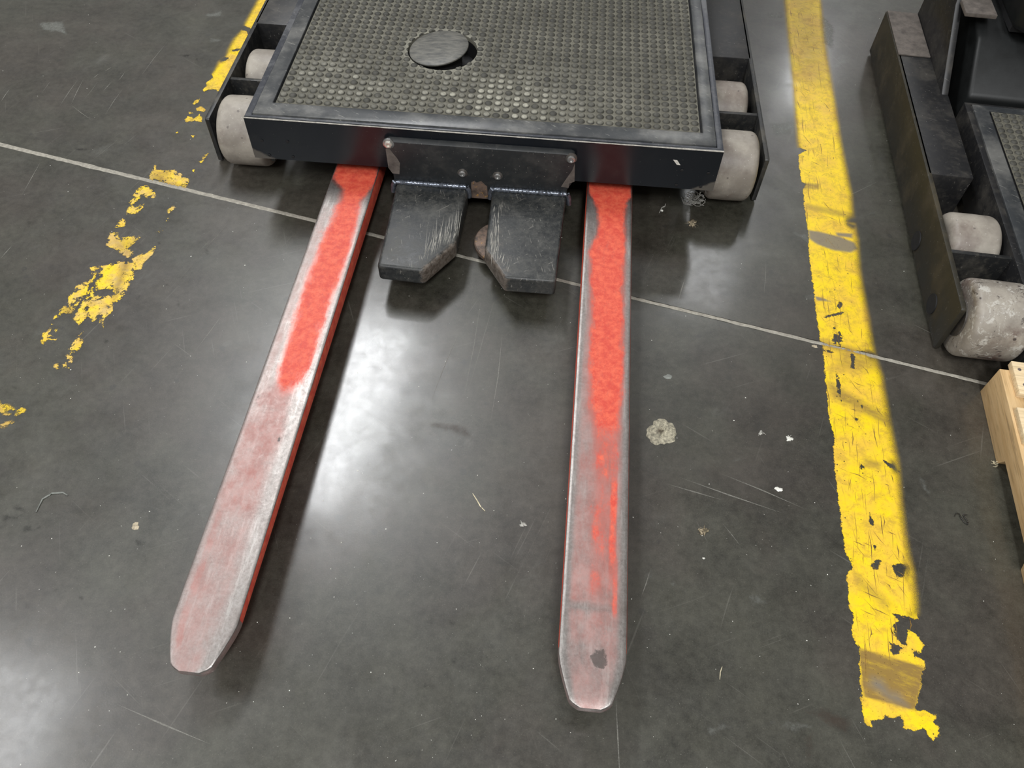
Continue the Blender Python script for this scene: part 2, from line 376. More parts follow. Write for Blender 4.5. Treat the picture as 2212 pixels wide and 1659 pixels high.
def sdist(P, poly):
    """signed distance (inside positive) of points P to a polygon"""
    poly = np.asarray(poly, float); d2 = np.full(len(P), 1e9); ins = np.zeros(len(P), bool)
    for a, b in zip(poly, np.roll(poly, -1, 0)):
        ab = b-a; t = np.clip(((P-a)@ab)/max(ab@ab, 1e-12), 0, 1)
        d2 = np.minimum(d2, ((P-a-t[:, None]*ab)**2).sum(1))
        c = (a[1] > P[:, 1]) != (b[1] > P[:, 1])
        with np.errstate(divide='ignore', invalid='ignore'):
            ins ^= c & (P[:, 0] < (b[0]-a[0])*(P[:, 1]-a[1])/(b[1]-a[1])+a[0])
    return np.where(ins, 1, -1)*np.sqrt(d2)
def gpoly(pts, ox=0.0, oy=0.0, s=1.0): return [tuple(at(ox+x/s, oy+y/s)[:2]) for x, y in pts]

# ------------------------------------------------------------------ floor
JA, JB = Vector((-1.636, 1.806, 0)), Vector((1.062, 1.204, 0))
jd = (JB-JA).normalized(); jn = Vector((-jd.y, jd.x, 0)); JW = .0062
bm = NB()
def jp(t, off, z=0.0): return bm.verts.new(JA+jd*t+jn*off+Vector((0, 0, z)))
L0, L1 = -9.0, 14.0
rows = [(-16, 0), (-JW, 0), (-JW, -.004), (JW, -.004), (JW, 0), (18, 0)]
va = [jp(L0, o, z) for o, z in rows]; vb = [jp(L1, o, z) for o, z in rows]
for i in range(len(rows)-1): bm.faces.new((va[i], vb[i], vb[i+1], va[i+1]))
floor = obj('floor', bm, MT['floor'], smooth=False); floor['kind'] = 'structure'
floor.location = (0, 0, 0)
# obj() centred the mesh on its bounds; keep object coordinates equal to the world's
_me = floor.data
_c = Vector(((min(v.co.x for v in _me.vertices)+max(v.co.x for v in _me.vertices))/2, 0, 0))
def fix_floor():
    want = JA+jd*L0+jn*-16
    have = _me.vertices[0].co.copy(); d = want-have; d.z = -max(v.co.z for v in _me.vertices)
    for v in _me.vertices: v.co += d
fix_floor()
# joint filler: a slightly ragged strip sunk in the saw cut
n = 420; ts = np.linspace(-2.0, 5.2, n); vs, fs = [], []
for i, t in enumerate(ts):
    w = JW*(1.35-.55*min(1, max(0, (t-.3)/1.4)))
    a = w+.0016*(RNG.random()-.5); b = w+.0016*(RNG.random()-.5)
    for off, z in ((-a, -.0004), (-a*.5, .0003), (b*.5, .0003), (b, -.0004)):
        p = JA+jd*t+jn*off; vs.append((p.x, p.y, z+.0004*RNG.random()))
    if i: fs += [[4*i-4+j, 4*i+j, 4*i+j+1, 4*i-3+j] for j in range(3)]
ORG[floor.name] = Vector()
np_obj('joint_filler', np.array(vs), fs, MT['joint'], floor, label='pale filler strip in the saw-cut floor joint')

# ------------------------------------------------------------------ painted floor lines
def paint_patch(name, polys, holes, label, spray=None, wear=(), scuff=(), res=.004, group=None, chip=0.0, mat=None, z=.0007):
    allp = np.array([p for q in polys for p in q]); c = allp.mean(0)
    u, s, vt = np.linalg.svd(allp-c, full_matrices=False); ax = vt[0]; ay = np.array([-ax[1], ax[0]])
    q = (allp-c)@np.stack([ax, ay], 1); lo, hi = q.min(0)-.03, q.max(0)+.03
    nx, ny = int((hi[0]-lo[0])/res)+1, int((hi[1]-lo[1])/res)+1
    gx, gy = np.meshgrid(np.linspace(lo[0], hi[0], nx), np.linspace(lo[1], hi[1], ny), indexing='ij')
    P = c+gx.reshape(-1, 1)*ax+gy.reshape(-1, 1)*ay
    sd = np.max([sdist(P, p) for p in polys], 0)
    for h in holes: sd = np.minimum(sd, -sdist(P, h))
    jd_ = np.abs((P-np.array(JA)[:2])@np.array(jn)[:2]); sd = np.minimum(sd, jd_-.0030)
    soft = np.zeros(len(P))
    for p in spray or (): soft = np.maximum(soft, np.clip(sdist(P, p)/.012+.5, 0, 1))
    we = np.zeros(len(P)); sf = np.zeros(len(P))
    we = np.maximum(we, .75*np.clip((.022-jd_)/.02, 0, 1))
    for p, a, w in wear: we = np.maximum(we, a*np.clip(sdist(P, p)/w+.5, 0, 1))
    for p, w in scuff: sf = np.maximum(sf, np.clip(sdist(P, p)/w+.5, 0, 1))
    idx = np.arange(nx*ny).reshape(nx, ny)
    F = np.stack([idx[:-1, :-1], idx[1:, :-1], idx[1:, 1:], idx[:-1, 1:]], -1).reshape(-1, 4)
    F = F[(sd[F] > -.024).any(1)]
    used = np.unique(F); mp = np.zeros(nx*ny, int); mp[used] = np.arange(len(used))
    V = np.column_stack([P[used], np.full(len(used), z)])
    if mat: return np_obj(name, V, mp[F], mat, floor, dict(sd=sd[used]), smooth=False, kind='stuff')
    o = np_obj(name, V, mp[F], MT['paint'], None, dict(sd=sd[used], soft=soft[used], wear=we[used], scuff=sf[used], chip=np.full(len(used), chip)), smooth=False)
    return tag(o, label, 'floor marking', group)

Lp = [(1690, -40), (1692, 0), (1700, 90), (1711, 200), (1721, 318), (1742, 325), (1724, 335), (1731, 395), (1742, 398), (1734, 408), (1738, 450), (1745, 500), (1748, 560), (1757, 620), (1766, 700), (1772, 740), (1778, 758), (1781, 800), (1788, 870), (1790, 905), (1802, 945), (1800, 985), (1806, 1040), (1813, 1100), (1820, 1150), (1826, 1195), (1833, 1208), (1842, 1228), (1829, 1232), (1831, 1270), (1834, 1310), (1846, 1335), (1838, 1352), (1848, 1390), (1856, 1400), (1858, 1460), (1860, 1500), (1862, 1540), (1868, 1562), (1884, 1570), (1880, 1558), (1906, 1556), (1912, 1545), (1930, 1552), (1944, 1546), (1952, 1556), (1950, 1576), (1962, 1572), (1975, 1580), (1998, 1572), (2002, 1590), (2012, 1597), (2028, 1590), (2026, 1570), (2018, 1562), (2022, 1545), (1996, 1535), (1975, 1540), (1982, 1510), (1990, 1480), (1992, 1450), (2000, 1440), (1996, 1425), (1976, 1420), (1968, 1402), (1988, 1410), (1995, 1395), (1984, 1375), (1960, 1360), (1958, 1395), (1948, 1392), (1932, 1372), (1928, 1350), (1942, 1340), (1926, 1325), (1950, 1330), (1982, 1338), (1985, 1325), (1984, 1290), (1978, 1240), (1966, 1190), (1958, 1140), (1950, 1070), (1944, 1000), (1928, 925), (1920, 880), (1908, 810), (1893, 765), (1888, 745), (1880, 690), (1868, 630), (1860, 580), (1856, 520), (1848, 482), (1828, 478), (1846, 470), (1842, 420), (1832, 370), (1820, 310), (1808, 230), (1795, 150), (1783, 80), (1776, 0), (1772, -40)]
holes = [gpoly(q) for q in (
    [(1882, 1222), (1892, 1208), (1903, 1212), (1898, 1230), (1884, 1230)], [(1926, 1222), (1945, 1217), (1960, 1226), (1950, 1245), (1938, 1250), (1932, 1236)],
    [(1886, 1178), (1892, 1178), (1891, 1190), (1887, 1188)], [(1922, 1388), (1953, 1400), (1932, 1420), (1925, 1408)],
    [(1908, 995), (1930, 1003), (1938, 1018), (1915, 1006)], [(1878, 1095), (1882, 1120), (1888, 1135), (1878, 1132)], [(1798, 715), (1808, 722), (1822, 732), (1803, 733)],
    [(1812, 655), (1818, 660), (1815, 668), (1808, 664)], [(1778, 684), (1826, 672), (1822, 678), (1780, 688)], [(1838, 760), (1846, 770), (1846, 798), (1838, 795)],
    [(1806, 800), (1815, 830), (1817, 868), (1809, 845)], [(1801, 706), (1804, 706), (1805, 746), (1801, 746)], [(1811, 716), (1814, 716), (1815, 746), (1811, 746)], [(1799, 720), (1821, 724), (1821, 727), (1799, 723)], [(1797, 733), (1822, 736), (1822, 739), (1797, 737)],
    [(1812, 650), (1820, 655), (1819, 664), (1811, 662)], [(1830, 484), (1848, 488), (1843, 492)], [(1778, 755), (1800, 760), (1801, 764), (1779, 759)], [(1850, 756), (1892, 766), (1888, 771), (1850, 761)], [(1850, 862), (1856, 866), (1852, 870)], [(1860, 874), (1864, 876), (1862, 884)], [(1845, 905), (1846, 900), (1855, 905), (1852, 912)], [(1858, 1000), (1868, 1010), (1858, 1014)])]
rl = paint_patch('painted_line', [gpoly(Lp)], holes, 'long wide yellow painted floor line between the two trucks', res=.0042,
    spray=[gpoly([(1768, -60), (1766, 100), (1783, 220), (1800, 330), (1818, 420), (1830, 520), (1846, 640), (1870, 760), (1890, 830), (1905, 920), (1925, 1010), (1935, 1100), (1950, 1200), (1962, 1330), (2100, 1330), (2000, 500), (1850, -60)]),
           gpoly([(1650, -60), (1706, -60), (1712, 120), (1730, 320), (1700, 320), (1660, 100)])],
    wear=[(gpoly([(1855, 1400), (1998, 1442), (1978, 1535), (1865, 1505)]), 1.0, .005), (gpoly([(1680, -40), (1780, -40), (1800, 120), (1790, 185), (1715, 170)]), .45, .12),
          (gpoly([(1785, 825), (1800, 830), (1920, 900), (1915, 920), (1800, 860)]), .7, .02), (gpoly([(1815, 758), (1900, 770), (1895, 800), (1800, 800)]), .55, .03),
          (gpoly([(1740, 440), (1848, 462), (1846, 475), (1740, 452)]), .55, .012), (gpoly([(1735, 395), (1770, 398), (1768, 408), (1735, 408)]), .8, .01),
          (gpoly([(1850, 1240), (1925, 1305), (1915, 1320), (1845, 1255)]), .55, .02), (gpoly([(1868, 990), (1905, 1000), (1900, 1012), (1866, 1008)]), .7, .015)],
    scuff=[(gpoly([(1745, 497), (1775, 502), (1815, 512), (1846, 525), (1852, 538), (1838, 546), (1800, 541), (1765, 528), (1747, 515)]), .008), (gpoly([(1806, 503), (1842, 505), (1840, 514), (1808, 510)]), .006),
           (gpoly([(1760, 640), (1780, 645), (1793, 651), (1765, 650)]), .004), (gpoly([(1885, 1465), (1905, 1470), (1920, 1495), (1940, 1500), (1960, 1525), (1920, 1510), (1880, 1480)]), .02)])
c1 = lambda pts: gpoly(pts, 0, 300, 3.19)
c2 = lambda pts: gpoly(pts, 380, 0, 4.88)
# fine scuffs dragged across the long line
segs = []
for i in range(230):
    t = random.random(); y = 20+1370*t; xl_, xr_ = np.interp(y, [0, 560, 905, 1400], [1692, 1748, 1790, 1852]), np.interp(y, [0, 560, 905, 1400], [1765, 1845, 1915, 1985])
    x = xl_+4+(xr_-xl_-10)*random.random(); m = random.random(); l = random.uniform(10, 70)*(.5+t)
    if m < .55: dx, dy = .10*l+random.gauss(0, 3), l
    elif m < .8: dx, dy = l*.5, l*.22
    else: dx, dy = l*.45, l*.55
    x2 = min(x+dx, xr_+.07*dy-3); segs.append((at(x, y, .00085), at(x2, y+dy, .00085)))
bm = NB()
for a, b in segs:
    d = b-a; nn = Vector((-d.y, d.x, 0)).normalized()*random.choice((.0004, .0005, .0007, .0011)); m = a.lerp(b, .5)+nn*random.uniform(-4, 4)
    bm.faces.new([bm.verts.new(p) for p in (a, m+nn, b, m-nn)])
off = rl.location
sm_ = obj('scuff_marks', bm, MT['scuffline'], None, smooth=False, kind='stuff'); sm_.parent = rl; sm_.location = sm_.location-Vector(off)
polys = [c1(p) for p in (
    [(1030, 290), (1035, 235), (1072, 172), (1085, 178), (1070, 215), (1140, 215), (1210, 215), (1250, 240), (1310, 290), (1270, 350), (1150, 318), (1110, 300)],
    [(960, 330), (1010, 320), (1065, 360), (1080, 410), (1030, 415), (985, 390), (940, 430), (905, 465), (890, 440), (930, 370)], [(880, 470), (990, 445), (990, 470), (945, 515), (865, 525)],
    [(850, 540), (872, 575), (860, 605), (790, 618), (800, 590)],
    [(760, 650), (815, 640), (820, 680), (960, 668), (970, 685), (905, 740), (918, 795), (880, 830), (800, 770), (730, 735), (740, 690)],
    [(900, 830), (960, 800), (1020, 780), (1065, 740), (1080, 735), (1060, 790), (1000, 850), (970, 900), (930, 910), (890, 870)],
    [(700, 870), (745, 870), (790, 840), (870, 850), (920, 840), (930, 900), (920, 980), (880, 1030), (840, 1110), (780, 1140), (780, 1180), (720, 1250), (715, 1300), (680, 1280), (690, 1230), (640, 1260), (600, 1230), (545, 1290), (510, 1250), (520, 1205), (600, 1065), (680, 960)],
    [(530, 1010), (610, 980), (690, 890), (655, 960), (590, 1070), (500, 1205), (440, 1200), (390, 1240), (355, 1260), (410, 1180), (470, 1140), (470, 1090)],
    [(620, 890), (680, 870), (690, 890), (640, 940)], [(370, 1265), (380, 1275), (330, 1350), (400, 1370), (390, 1390), (330, 1385), (300, 1415), (280, 1400), (295, 1340)],
    [(375, 1310), (410, 1295), (405, 1330), (380, 1335)], [(600, 1310), (570, 1345), (570, 1400), (550, 1450), (490, 1490), (510, 1510), (480, 1580), (430, 1585), (430, 1550), (470, 1540), (450, 1490), (480, 1430), (520, 1380), (550, 1345)],
    [(370, 1555), (400, 1550), (405, 1585), (380, 1590)], [(1150, 490), (1200, 460), (1210, 480), (1160, 520)], [(1075, 620), (1110, 610), (1125, 635), (1090, 650)], [(1325, 215), (1355, 200), (1355, 235), (1330, 240)], [(1375, 160), (1410, 110), (1440, 100), (1400, 160), (1380, 182)], [(1145, 560), (1180, 530), (1170, 560), (1150, 578)])]
paint_patch('painted_line', polys, [c1([(650, 1050), (720, 1035), (785, 1040), (765, 1072), (700, 1088), (650, 1075)]), c1([(585, 1165), (605, 1150), (612, 1168), (595, 1178)]), c1([(600, 1075), (620, 1065), (628, 1085), (605, 1095)])],
    'flaked yellow floor line on the left below the black truck wheel', res=.0034, chip=1.0,
    wear=[(c1([(850, 850), (900, 860), (820, 1050), (780, 1120), (790, 1030)]), .8, .02), (c1([(1030, 240), (1160, 220), (1140, 320), (1040, 290)]), .7, .03), (c1([(820, 690), (930, 690), (910, 800), (800, 760)]), .5, .03), (c1([(430, 1150), (520, 1170), (500, 1215), (440, 1205)]), .8, .02)])
polys = [c2(p) for p in ([(900, -120), (1060, -120), (985, 20), (960, 70), (880, 215), (800, 305), (715, 270), (720, 235), (820, 60)],
    [(690, 315), (740, 330), (775, 380), (760, 480), (700, 560), (620, 690), (540, 830), (455, 965), (390, 940), (340, 950), (300, 970), (280, 950), (330, 900), (320, 870), (400, 820), (370, 790), (400, 740), (440, 650), (520, 590), (540, 520), (600, 410)],
    [(210, 1140), (270, 1125), (320, 1155), (290, 1180), (220, 1170)], [(90, 1265), (130, 1225), (190, 1250), (250, 1205), (280, 1250), (270, 1290), (200, 1275), (110, 1290)], [(130, 1180), (165, 1180), (180, 1195), (140, 1205)], [(180, 1110), (200, 1060), (260, 1040), (230, 1090)], [(0, 1380), (20, 1390), (25, 1410), (0, 1405)], [(160, 1430), (205, 1432), (180, 1450)])]
paint_patch('painted_line', polys, [c2([(460, 630), (510, 600), (558, 615), (520, 640), (480, 652)]), c2([(590, 530), (640, 515), (680, 515), (650, 540), (600, 545)])],
    'yellow floor line running up along the left side of the truck', res=.0034, chip=.25, spray=[c2([(860, -120), (920, -120), (860, 60), (745, 250), (640, 420), (560, 560), (440, 720), (380, 790), (300, 780), (500, 420)])])
polys = [gpoly(p, 0, 820, 10.37) for p in ([(-160, 480), (0, 430), (50, 540), (200, 540), (260, 600), (350, 650), (320, 700), (220, 690), (170, 720), (280, 760), (230, 800), (60, 790), (0, 720), (-160, 760)], [(330, 780), (370, 690), (480, 620), (590, 640), (590, 720), (480, 760), (380, 820)], [(-160, 1040), (0, 1010), (100, 960), (200, 910), (340, 940), (320, 980), (220, 1000), (110, 1100), (0, 1080), (-160, 1100)])]
paint_patch('paint_patch', polys, [], 'small orange-yellow paint remnants at the far left edge of the floor', res=.003, chip=.8, wear=[(gpoly([(-300, 300), (800, 300), (800, 1300), (-300, 1300)], 0, 820, 10.37), .35, .02)])

def smear_mat(name, col, op, sc):
    k = M(name)
    a = k.step(k.math('ADD', k.attr('sd'), k.math('MULTIPLY', k.math('SUBTRACT', k.noise(1, 6, .75, k.scl((sc, sc, 1))), .5), .050)), -.002, .016)
    a = k.math('MULTIPLY', a, k.lin(k.noise(90, 5, .75), .3, .7, op*.4, op))
    return k.pbr(col, .42, 0, alpha=a)
PALE, DARK, BRN = smear_mat('pale_smear', (.20, .205, .185), .75, 40), smear_mat('dark_smear', (.010, .0095, .009), .70, 40), smear_mat('brown_smear', (.060, .040, .030), .55, 30)
paint_patch('pale_smears', [gpoly(p) for p in ([(1526, 1568), (1560, 1562), (1594, 1566), (1594, 1576), (1555, 1582), (1528, 1590)], [(1655, 1558), (1700, 1556), (1755, 1566), (1752, 1576), (1700, 1576)], [(1985, 1030), (2000, 1045), (2012, 1070), (2004, 1074), (1990, 1055)],
    [(1610, 985), (1590, 1000), (1565, 1012), (1580, 995)], [(1395, 1245), (1410, 1225), (1420, 1220), (1400, 1255)], [(1440, 1268), (1455, 1255), (1460, 1262), (1445, 1275)], [(1615, 1290), (1640, 1280), (1650, 1300), (1625, 1312)], [(1700, 500), (1745, 505), (1752, 530), (1725, 515)],
    [(1735, 640), (1760, 632), (1765, 645), (1740, 650)], [(440, 30), (480, 22), (485, 36), (450, 40)], [(450, 80), (480, 84), (478, 92), (455, 92)], [(75, 50), (140, 45), (145, 75), (90, 65)], [(395, 58), (410, 56), (410, 64)], [(1745, 60), (1765, 20), (1805, 60), (1800, 110), (1770, 90)], [(1655, 30), (1690, 25), (1690, 40), (1660, 40)], [(1660, 265), (1720, 262), (1710, 290), (1670, 295)], [(1870, 470), (1885, 455), (1895, 462)])], [], '', res=.005, mat=PALE, z=.00025)
DS = [(25, 1118, 26, 10), (60, 1142, 14, 9), (85, 1140, 10, 6), (40, 1100, 18, 8), (302, 1172, 9, 7), (122, 1274, 8, 7), (176, 1292, 7, 6), (60, 1308, 5, 4), (195, 1435, 5, 6), (168, 1475, 4, 4), (445, 1533, 4, 3), (30, 835, 11, 5), (75, 832, 9, 5), (445, 545, 9, 9), (345, 525, 7, 9), (360, 615, 5, 4), (300, 640, 5, 4), (180, 322, 22, 4), (400, 120, 16, 4), (370, 145, 14, 3), (425, 125, 5, 6), (345, 330, 8, 3), (65, 480, 6, 3), (230, 735, 6, 10), (385, 650, 5, 12), (870, 1440, 3, 7), (852, 1490, 3, 7), (975, 1345, 10, 8), (930, 1460, 14, 10), (915, 1485, 10, 8), (1055, 1420, 6, 8), (980, 1430, 6, 5), (560, 1420, 6, 5), (250, 1190, 6, 5), (95, 1220, 5, 4), (210, 1120, 5, 4)]
paint_patch('oil_spots', [gpoly([(x+a*.9*math.cos(t)*random.uniform(.75, 1.2), y+b*.9*math.sin(t)*random.uniform(.75, 1.2)) for t in np.linspace(0, 5.7, 10)]) for x, y, a, b in DS], [], '', res=.0035, mat=DARK, z=.0003)
paint_patch('brown_smears', [gpoly(p) for p in ([(1735, 1530), (1790, 1532), (1840, 1548), (1832, 1590), (1795, 1570), (1740, 1545)], [(1740, 1590), (1760, 1580), (1755, 1650), (1738, 1640)], [(925, 912), (985, 915), (1010, 928), (1030, 950), (985, 940), (930, 928)])], [], '', res=.006, mat=BRN, z=.0002)

# ------------------------------------------------------------------ truck 1
TR = thing('order_picker_truck', 'black platform truck with two red forks and a studded rubber deck', 'forklift', (-.19, 2.1, 0))
PX0, PX1, PY, PZ0, PZ1 = -.797, .4185, 1.660, .140, .264
BACK = 2.78

def studs(x0, x1, y0, y1, z, nx, ny, hole, worn_fn, parent, name='studded_mat'):
    """moulded rubber sheet with rows of low round studs"""
    px, py = (x1-x0)/nx, (y1-y0)/ny; r = .0425/.1*min(px, py)
    V, F, D, Wn = [], [], [], []
    sq = [(-.5, -.5), (0, -.5), (.5, -.5), (.5, 0), (.5, .5), (0, .5), (-.5, .5), (-.5, 0)]
    n = 16
    for i in range(nx):
        for j in range(ny):
            cx, cy = x0+(i+.5)*px, y0+(j+.5)*py
            if hole:
                dd = math.hypot(cx-hole[0], cy-hole[1])
                if dd < hole[2]-.009: continue
            b = len(V); w = worn_fn(cx, cy); h = .0042*(.85+.3*RNG.random())
            for a, c in sq: V.append((cx+a*px, cy+c*py, z)); D.append(0); Wn.append(0)
            for rr, zz, dv in ((1.0, -.0012, .15), (.90, .0012, 1), (.66, .0034, 1), (.34, .0042, 1)):
                for q in range(n):
                    t = 2*math.pi*q/n-.75*math.pi; V.append((cx+r*rr*math.cos(t), cy+r*rr*math.sin(t), z+(zz if zz < 0 else zz/.0042*h))); D.append(dv); Wn.append(w if rr < .7 else 0)
            V.append((cx, cy, z+h)); D.append(1); Wn.append(w)
            for s in range(8):
                s2 = (s+1) % 8; q = 2*s
                F += [[b+s, b+s2, b+8+(q+2) % n], [b+s, b+8+(q+2) % n, b+8+(q+1) % n], [b+s, b+8+(q+1) % n, b+8+q]]
            for k in range(3):
                A, B = b+8+k*n, b+8+(k+1)*n
                F += [[A+q, A+(q+1) % n, B+(q+1) % n, B+q] for q in range(n)]
            A = b+8+3*n; F += [[A+q, A+(q+1) % n, b+8+4*n] for q in range(n)]
    if hole:                                   # trim to the round opening
        for q, p in enumerate(V):
            dx, dy = p[0]-hole[0], p[1]-hole[1]; dd = math.hypot(dx, dy)
            if dd < hole[2]: V[q] = (hole[0]+dx/dd*hole[2], hole[1]+dy/dd*hole[2], min(p[2], z+.0008))
        b = len(V); m = 64
        for rr, zz in ((hole[2]+.03, -.0006), (hole[2]+.003, .0001), (hole[2], -.0002), (hole[2], -.012)):
            for q in range(m): V.append((hole[0]+rr*math.cos(2*math.pi*q/m), hole[1]+rr*math.sin(2*math.pi*q/m), z+zz)); D.append(0); Wn.append(.45 if abs(rr-hole[2]-.002) < .003 else 0)
        for k in range(3): F += [[b+k*m+q, b+k*m+(q+1) % m, b+(k+1)*m+(q+1) % m, b+(k+1)*m+q] for q in range(m)]
    return np_obj(name, np.array(V), F, MT['rubber'], parent, dict(dome=D, worn=Wn), smooth=True)
def ring_frame(bm, o, i, z0, z1, slope=0.0):
    """rectangular frame: o, i = (x0,x1,y0,y1) outer and inner"""
    def c(q, z): return [bm.verts.new(p) for p in ((q[0], q[2], z), (q[1], q[2], z), (q[1], q[3], z), (q[0], q[3], z))]
    ot, it, ob, ib = c(o, z1), c(i, z1-slope), c(o, z0), c(i, z0)
    for k in range(4):
        m = (k+1) % 4
        bm.faces.new((ot[k], ot[m], it[m], it[k])); bm.faces.new((ot[k], ob[k], ob[m], ot[m])); bm.faces.new((it[k], it[m], ib[m], ib[k])); bm.faces.new((ob[k], ib[k], ib[m], ob[m]))
    return bm

def deck(root, x0, x1, y0, y1, z0, z1, hole, worn_fn, nx, ny, edge):
    fr = ring_frame(NB(), (x0, x1, y0+.007, y1), (x0+.017, x1-.016, y0+.0155, y1-.01), z0, z1)
    fr = obj('platform_frame', fr, MT['lip' if edge else 'arm'], root, bevel=.0012)  # second truck's frame takes darker steel to paint in the side gap's shade
    b = NB(); box(b, x0+.017, x1-.016, y0+.0155, y1-.01, z0+.01, z1-.020)
    # front sheet, finely divided so grime can sit in its corners
    n = 150; m = 16; V, D = [], []
    for i in range(n+1):
        for j in range(m+1):
            x, z = x0+(x1-x0)*i/n, z0+(z1-z0)*j/m
            V.append((x, y0, z))
            e = min(x-x0, x1-x)/.11; h = (z-z0)/.075
            D.append(max(0, 1.0-(e**1.0+h*1.25)*1.0))
    idx = lambda i, j: i*(m+1)+j
    F = [[idx(i, j), idx(i+1, j), idx(i+1, j+1), idx(i, j+1)] for i in range(n) for j in range(m)]
    k = len(V); q = (n+1)*(m+1)
    for i in range(n+1):
        for z in (z0, z1): V.append((x0+(x1-x0)*i/n, y0+.0068, z)); D.append(0)
    for i in range(n):
        F += [[q+2*i, q+2*i+2, idx(i+1, 0), idx(i, 0)], [idx(i, m), idx(i+1, m), q+2*i+3, q+2*i+1], [q+2*i, q+2*i+1, q+2*i+3, q+2*i+2]]
    F += [[idx(0, 0), q, q+1] + [idx(0, j) for j in range(m, 0, -1)], [idx(n, 0)] + [idx(n, j) for j in range(1, m+1)] + [q+2*n+1, q+2*n]]
    fp = np_obj('front_panel', np.array(V), F, MT['panel'], root, dict(dust=D))
    if edge:
        bm = NB(); pts = [(x0+(x1-x0)*t/60, y0+.0006, z1-.0001) for t in range(61)]
        tube(bm, pts, [.0013+.0009*random.random() for _ in pts], 5); obj('worn_edge', bm, MT['bright'], fp, label='bare bright worn top edge of the front panel')
    # the rubber mat: smooth border, groove, studded field
    mx0, mx1, my0, my1 = x0+.0185, x1-.0175, y0+.0165, y1-.012
    fx0, fx1, fy0, fy1 = x0+.066, x1-.056, y0+.067, y1-.04
    bd = ring_frame(NB(), (mx0, mx1, my0, my1), (fx0-.006, fx1+.006, fy0-.002, fy1+.002), z1-.022, z1+.0035, -.0015)
    mt = obj('rubber_mat', bd, MT['border'], root, bevel=.002, label='black rubber floor mat with studs')
    st = studs(fx0, fx1, fy0, fy1, z1+.0028, nx, ny, hole, worn_fn, mt)
    bm = NB()
    if hole:                                    # deck sheet with a round opening
        m = 64; c = []
        for kx, rr in ((0, hole[2]+.001),):
            inner = [bm.verts.new((hole[0]+rr*math.cos(2*math.pi*q/m), hole[1]+rr*math.sin(2*math.pi*q/m), z1-.006)) for q in range(m)]
        R = .5; outer = []
        for q in range(m):
            t = 2*math.pi*q/m; dx, dy = math.cos(t), math.sin(t)
            s = min(((mx1-hole[0]) if dx > 0 else (hole[0]-mx0))/max(abs(dx), 1e-6), ((my1-hole[1]) if dy > 0 else (hole[1]-my0))/max(abs(dy), 1e-6))
            outer.append(bm.verts.new((hole[0]+s*dx, hole[1]+s*dy, z1-.006)))
        for q in range(m): bm.faces.new((inner[q], inner[(q+1) % m], outer[(q+1) % m], outer[q]))
        lower = [bm.verts.new(v.co+Vector((0, 0, -.05))) for v in inner]
        for q in range(m): bm.faces.new((inner[q], lower[q], lower[(q+1) % m], inner[(q+1) % m]))
        bm.faces.new(lower)
    else:
        box(bm, mx0, mx1, my0, my1, z1-.016, z1-.006)
    b.free()
    obj('deck_sheet', bm, MT['hole'], root)
    bm = NB(); box(bm, x0+.004, x1-.004, y0+.02, y1, z0+.002, z0+.008); obj('deck_underside', bm, MT['hole'], root)
    return fp

HOLE = (-.336, 2.019, .097)
def worn1(x, y):
    f = math.exp(-((x+.16)/.22)**2-((y-1.80)/.13)**2)*.95 + .55*math.exp(-((x+.60)/.16)**2-((y-1.83)/.12)**2)+.05
    return min(1, max(0, f*(.25+1.1*RNG.random()))) if RNG.random() < .85 else 0
fp = deck(TR, PX0, PX1, PY, BACK, PZ0, PZ1, HOLE, worn1, 45, 41, True)
for sx in (-1, 1):                              # small discs near the lower corners, near-black for the shade in bolt holes
    for dx, z in ((.020, .197), (.030, .152), (.088, .200), (.093, .152)):
        x = PX0+dx+.012 if sx < 0 else PX1-dx-.004
        bm = NB(); lathe(bm, [(-.0012, .0042), (-.0018, .0028), (.002, .0028)], (x, PY, z), 'y', 12); obj('bolt_hole_disc', bm, MT['hole'], fp)
# foot button, tilted in its opening
bm = NB(); R = .0835
prof = [(-.0045, R*.80), (-.0045, R*.985), (-.002, R), (0, R*.993), (.0015, R*.95), (.0035, R*.7), (.0048, R*.3), (.005, .004)]
lathe(bm, prof, (0, 0, 0), 'z', 64)
bmesh.ops.rotate(bm, cent=(0, 0, 0), matrix=Matrix.Rotation(math.radians(-7.5), 3, 'Y') @ Matrix.Rotation(math.radians(1.5), 3, 'X'), verts=bm.verts)
bmesh.ops.translate(bm, vec=(HOLE[0]-.0100, HOLE[1]-.003, PZ1+.0115), verts=bm.verts)
fb = obj('foot_button', bm, MT['puck'], TR, label='round scraped rubber foot button, tilted in its hole')
bm = NB(); lathe(bm, [(0, .062), (.048, .062)], (HOLE[0]-.008, HOLE[1]-.002, PZ1-.052), 'z', 32); obj('button_base', bm, MT['hole'], fb)
bm = NB(); lathe(bm, [(0, .008), (.006, .008), (.0065, .005)], (HOLE[0]+.078, HOLE[1]-.025, PZ1-.054), 'z', 16); obj('screw_head', bm, MT['rust'], fb)

